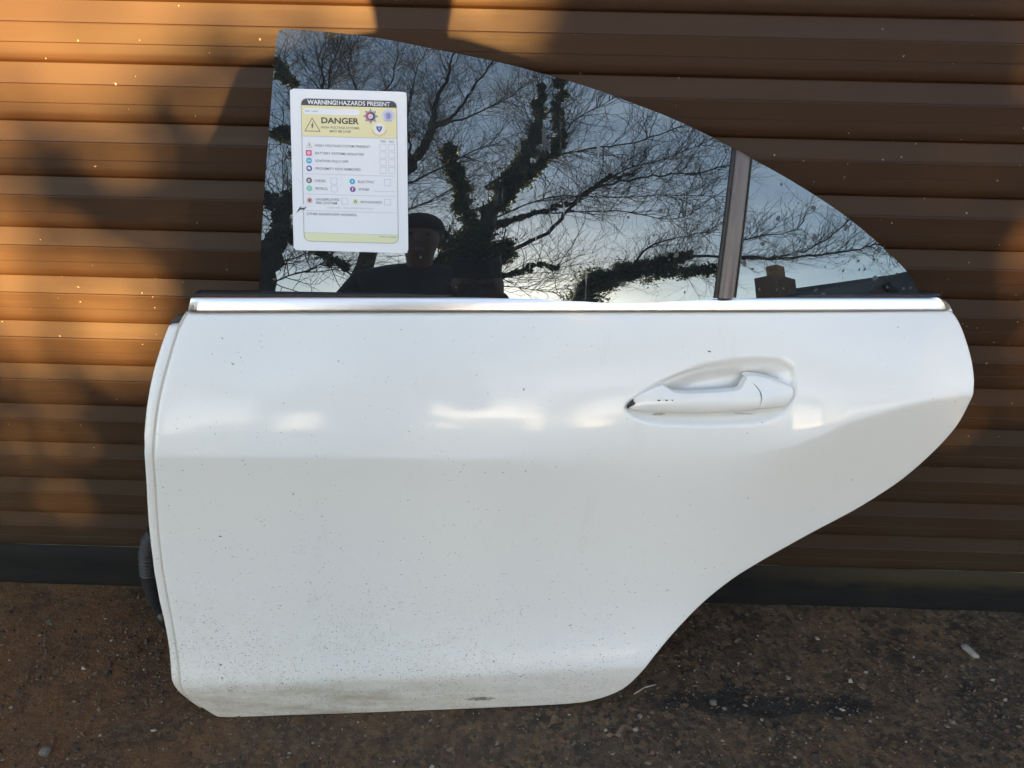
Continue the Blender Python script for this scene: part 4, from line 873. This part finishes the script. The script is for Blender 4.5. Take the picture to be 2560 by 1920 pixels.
# ------------------------------------------------------------------ houses opposite
M_BRICK = mat_varied('weathered_brick', (.16, .085, .055), (.24, .14, .09), 5, .85); M_TILE = mat_varied('slate_tiles', (.045, .045, .048), (.075, .07, .068), 7, .7); M_POT = mat_varied('clay_pot', (.28, .13, .07), (.36, .2, .12), 12, .7); M_WHITEF = plain('white_window_frame', (.75, .75, .73), .4); M_PANE = plain('house_window_pane', (.02, .025, .03), .05)
def house(loc, rz, wd, dp, eave, ridge, label, chim=None):
    root = tag(empty('house', loc), label, 'house'); root.rotation_euler = (0, 0, rz)
    h, d = wd/2, dp/2
    mesh('wall', [(-h, -d, 0), (h, -d, 0), (h, -d, eave), (0, -d, ridge-.12), (-h, -d, eave), (-h, d, 0), (h, d, 0), (h, d, eave), (0, d, ridge-.12), (-h, d, eave)],
         [(0, 1, 2, 3, 4), (9, 8, 7, 6, 5), (0, 4, 9, 5), (1, 6, 7, 2)], M_BRICK, root, smooth=False)
    th, ov = .12, .25; sl = (ridge-eave)/h
    v = []
    for y in (-d-ov, d+ov):
        v += [(-h-ov, y, eave-ov*sl), (0, y, ridge), (h+ov, y, eave-ov*sl), (-h-ov, y, eave-ov*sl-th), (0, y, ridge-th), (h+ov, y, eave-ov*sl-th)]
    mesh('roof', v, [(0, 1, 7, 6), (1, 2, 8, 7), (3, 9, 10, 4), (4, 10, 11, 5), (0, 3, 4, 1), (1, 4, 5, 2), (6, 7, 10, 9), (7, 8, 11, 10), (0, 6, 9, 3), (2, 5, 11, 8)], M_TILE, root, smooth=False)
    for x in (-h*.45, h*.45):
        f = bevel_box('window', (x-.45, d-.06, .9), (x+.45, d+.03, 1.9), M_WHITEF, root, .01); bevel_box('pane', (x-.38, d+.02, .97), (x+.38, d+.04, 1.83), M_PANE, f, .003)
    if chim:
        cx, w0, z0, z1, w1, z2 = chim
        c = bevel_box('chimney', (cx-w0/2, -.3, z0), (cx+w0/2, .3, z1), M_BRICK, root, .01); bevel_box('chimney_pot', (cx-w1/2+.08, -.16, z1-.02), (cx+w1/2+.08, .16, z2), M_POT, c, .03)
    return root
house((7.52, -12.1, 0), R(-32), 6.0, 5.0, 2.4, 3.75, 'brick house with a broad chimney stack, reflected right of the divider bar', (0.0, 1.02, 3.4, 4.36, .42, 4.80))
house((10.6, -11.4, 0), R(-46), 3.4, 6.0, 2.6, 4.35, 'gabled outbuilding with dark roof, reflected in the window rear corner')

# ------------------------------------------------------------------ the photographer, kneeling with the phone
M_SKIN = mat_varied('skin', (.19, .105, .075), (.24, .14, .10), 20, .55); M_JACKET = mat_varied('black_jacket', (.010, .010, .012), (.020, .020, .022), 12, .7); M_TROUS = mat_varied('dark_trousers', (.018, .018, .022), (.03, .03, .035), 14, .85); M_BEANIE = mat_varied('charcoal_knit', (.035, .032, .032), (.06, .055, .052), 160, .95); M_SHOE = plain('dark_boot', (.02, .018, .016), .5)
PX, PY = -.25, -1.40
person = tag(empty('person', (PX, PY, 0)), 'person in black jacket and beanie kneeling with a phone, reflected in the window', 'person')
def skinned(name, nodes, edges, mat, sub=2, parent=person):
    me = bpy.data.meshes.new(name); me.from_pydata([n_[0] for n_ in nodes], edges, []); me.update()
    o = bpy.data.objects.new(name, me); C.objects.link(o); o.parent = parent
    sk_ = o.modifiers.new('skin', 'SKIN'); sk_.use_smooth_shade = True
    for i, n_ in enumerate(nodes): r_ = n_[1]; me.skin_vertices[0].data[i].radius = r_ if isinstance(r_, tuple) else (r_, r_)
    me.skin_vertices[0].data[0].use_root = True
    ss_ = o.modifiers.new('sub', 'SUBSURF'); ss_.levels = ss_.render_levels = sub
    dg = bpy.context.evaluated_depsgraph_get(); m2 = bpy.data.meshes.new_from_object(o.evaluated_get(dg)); o.modifiers.clear(); o.data = m2
    m2.materials.clear(); m2.materials.append(mat)
    for p in m2.polygons: p.use_smooth = True
    return o
# local frame: +y towards the shutter, z up; hands meet at the phone
HX, HY, HZ = .25, .245, 1.00-.02
body_nodes = [((0, -.06, .52), .13), ((0, -.06, .70), .125), ((0, -.04, .88), .13), ((0, -.03, 1.00), .085), ((0, -.005, 1.085), .052), ((0, .022, 1.145), .050), ((0, .03, 1.215), .080), ((0, .03, 1.275), .076), ((0, .025, 1.31), .05),
  ((.18, -.04, 1.0), .06), ((.30, .02, .82), .048), ((.265, .17, .90), .038), ((HX+.02, HY-.045, HZ-.02), .027),
  ((-.18, -.04, 1.0), .06), ((-.31, .03, .82), .048), ((-.02, .17, .89), .038), ((HX-.10, HY-.05, HZ-.02), .027),
  ((.11, -.06, .46), .10), ((.13, .0, .10), .062), ((.13, -.25, .06), .05), ((.13, -.42, .06), .035),
  ((-.11, -.06, .46), .10), ((-.13, .0, .10), .062), ((-.13, -.25, .06), .05), ((-.13, -.42, .06), .035)]
be = [(0, 1), (1, 2), (2, 3), (3, 4), (4, 5), (5, 6), (6, 7), (7, 8), (3, 9), (9, 10), (10, 11), (11, 12), (3, 13), (13, 14), (14, 15), (15, 16), (0, 17), (17, 18), (18, 19), (19, 20), (0, 21), (21, 22), (22, 23), (23, 24)]
# fingers: four curled and a thumb on each hand
def fingers(nodes, edges, wrist, sgn):
    w_ = np.array(nodes[wrist][0]); palm = len(nodes); nodes.append((tuple(w_+np.array([sgn*.004, .022, .030])), (.030, .016))); edges.append((wrist, palm))
    for k, (dz, ln) in enumerate(((.045, .075), (.024, .085), (.002, .080), (-.018, .062))):
        p = w_+np.array([sgn*-.006, .030, .030+dz*.6]); q = p+np.array([-sgn*ln*.5, .030, dz*.35]); r = q+np.array([-sgn*ln*.42, -.012, 0])
        i = len(nodes); nodes += [(tuple(q), .0095), (tuple(r), .008)]; edges += [(palm, i), (i, i+1)]
    i = len(nodes); p = w_+np.array([0, -.006, .062]); nodes += [(tuple(p), .011), (tuple(p+np.array([-sgn*.034, .004, .012])), .009)]; edges += [(palm, i), (i, i+1)]
fingers(body_nodes, be, 12, 1); fingers(body_nodes, be, 16, -1)
skinned('body', body_nodes, be, M_SKIN)
jk = [((0, -.06, .50), (.185, .15)), ((0, -.06, .70), (.18, .15)), ((0, -.045, .88), (.20, .15)), ((0, -.035, 1.04), (.13, .10)), ((0, -.002, 1.135), (.080, .078)),
  ((.19, -.04, 1.022), .084), ((.30, .02, .80), .072), ((.275, .15, .885), .056), ((HX+.022, HY-.048, HZ-.022), .044),
  ((-.20, -.04, 1.022), .086), ((-.315, .03, .80), .074), ((-.04, .15, .875), .056), ((HX-.104, HY-.054, HZ-.022), .044)]
skinned('jacket', jk, [(0, 1), (1, 2), (2, 3), (3, 4), (3, 5), (5, 6), (6, 7), (7, 8), (3, 9), (9, 10), (10, 11), (11, 12)], M_JACKET)
skinned('trousers', [((0, -.06, .50), (.17, .14)), ((.115, -.06, .44), .115), ((.135, .0, .10), .082), ((.135, -.25, .075), .068), ((.135, -.38, .07), .056), ((-.115, -.06, .44), .115), ((-.135, .0, .10), .082), ((-.135, -.25, .075), .068), ((-.135, -.38, .07), .056)],
        [(0, 1), (1, 2), (2, 3), (3, 4), (0, 5), (5, 6), (6, 7), (7, 8)], M_TROUS)
for s_ in (-1, 1): skinned('boot', [((s_*.135, -.36, .075), .05), ((s_*.135, -.46, .06), .05), ((s_*.135, -.50, .13), .045), ((s_*.135, -.44, .02), .03)], [(0, 1), (1, 2), (1, 3)], M_SHOE)
bn = skinned('beanie', [((0, .020, 1.235), (.100, .106)), ((0, .020, 1.285), (.103, .108)), ((0, .010, 1.335), (.078, .082))], [(0, 1), (1, 2)], M_BEANIE)
for s_ in (-1, 1): skinned('ear', [((s_*.070, .02, 1.205), (.010, .018)), ((s_*.073, .014, 1.182), (.008, .013))], [(0, 1)], M_SKIN)
skinned('nose', [((0, .104, 1.222), .010), ((0, .122, 1.190), .014), ((0, .108, 1.183), .014)], [(0, 1), (1, 2)], M_SKIN)
for s_ in (-1, 1): skinned('eye', [((s_*.031, .096, 1.224), .011), ((s_*.031, .1, 1.224), .009)], [(0, 1)], plain('eye', (.05, .035, .03), .2))
skinned('mouth', [((-.024, .098, 1.155), .006), ((0, .106, 1.154), .008), ((.024, .098, 1.155), .006)], [(0, 1), (1, 2)], plain('lips', (.30, .14, .11), .5))
# the phone: its lens is the camera, so it sits just behind it
phone = tag(empty('phone'), 'black phone held up by the kneeling person, reflected in the window', 'phone')
phone.matrix_world = cam.matrix_world @ Matrix.Translation((-.045, -.022, .012))
bevel_box('phone_case', (-.078, -.037, -.004), (.078, .037, .0045), M_BLACKP, phone, .004, 3); bevel_box('phone_screen', (-.073, -.033, .0046), (.073, .033, .0052), plain('phone_screen', (.01, .01, .012), .05), phone, 0)
bevel_box('lens_ring', (.035, .012, -.0055), (.055, .032, -.0042), plain('lens_ring', (.03, .03, .03), .2), phone, .0006)
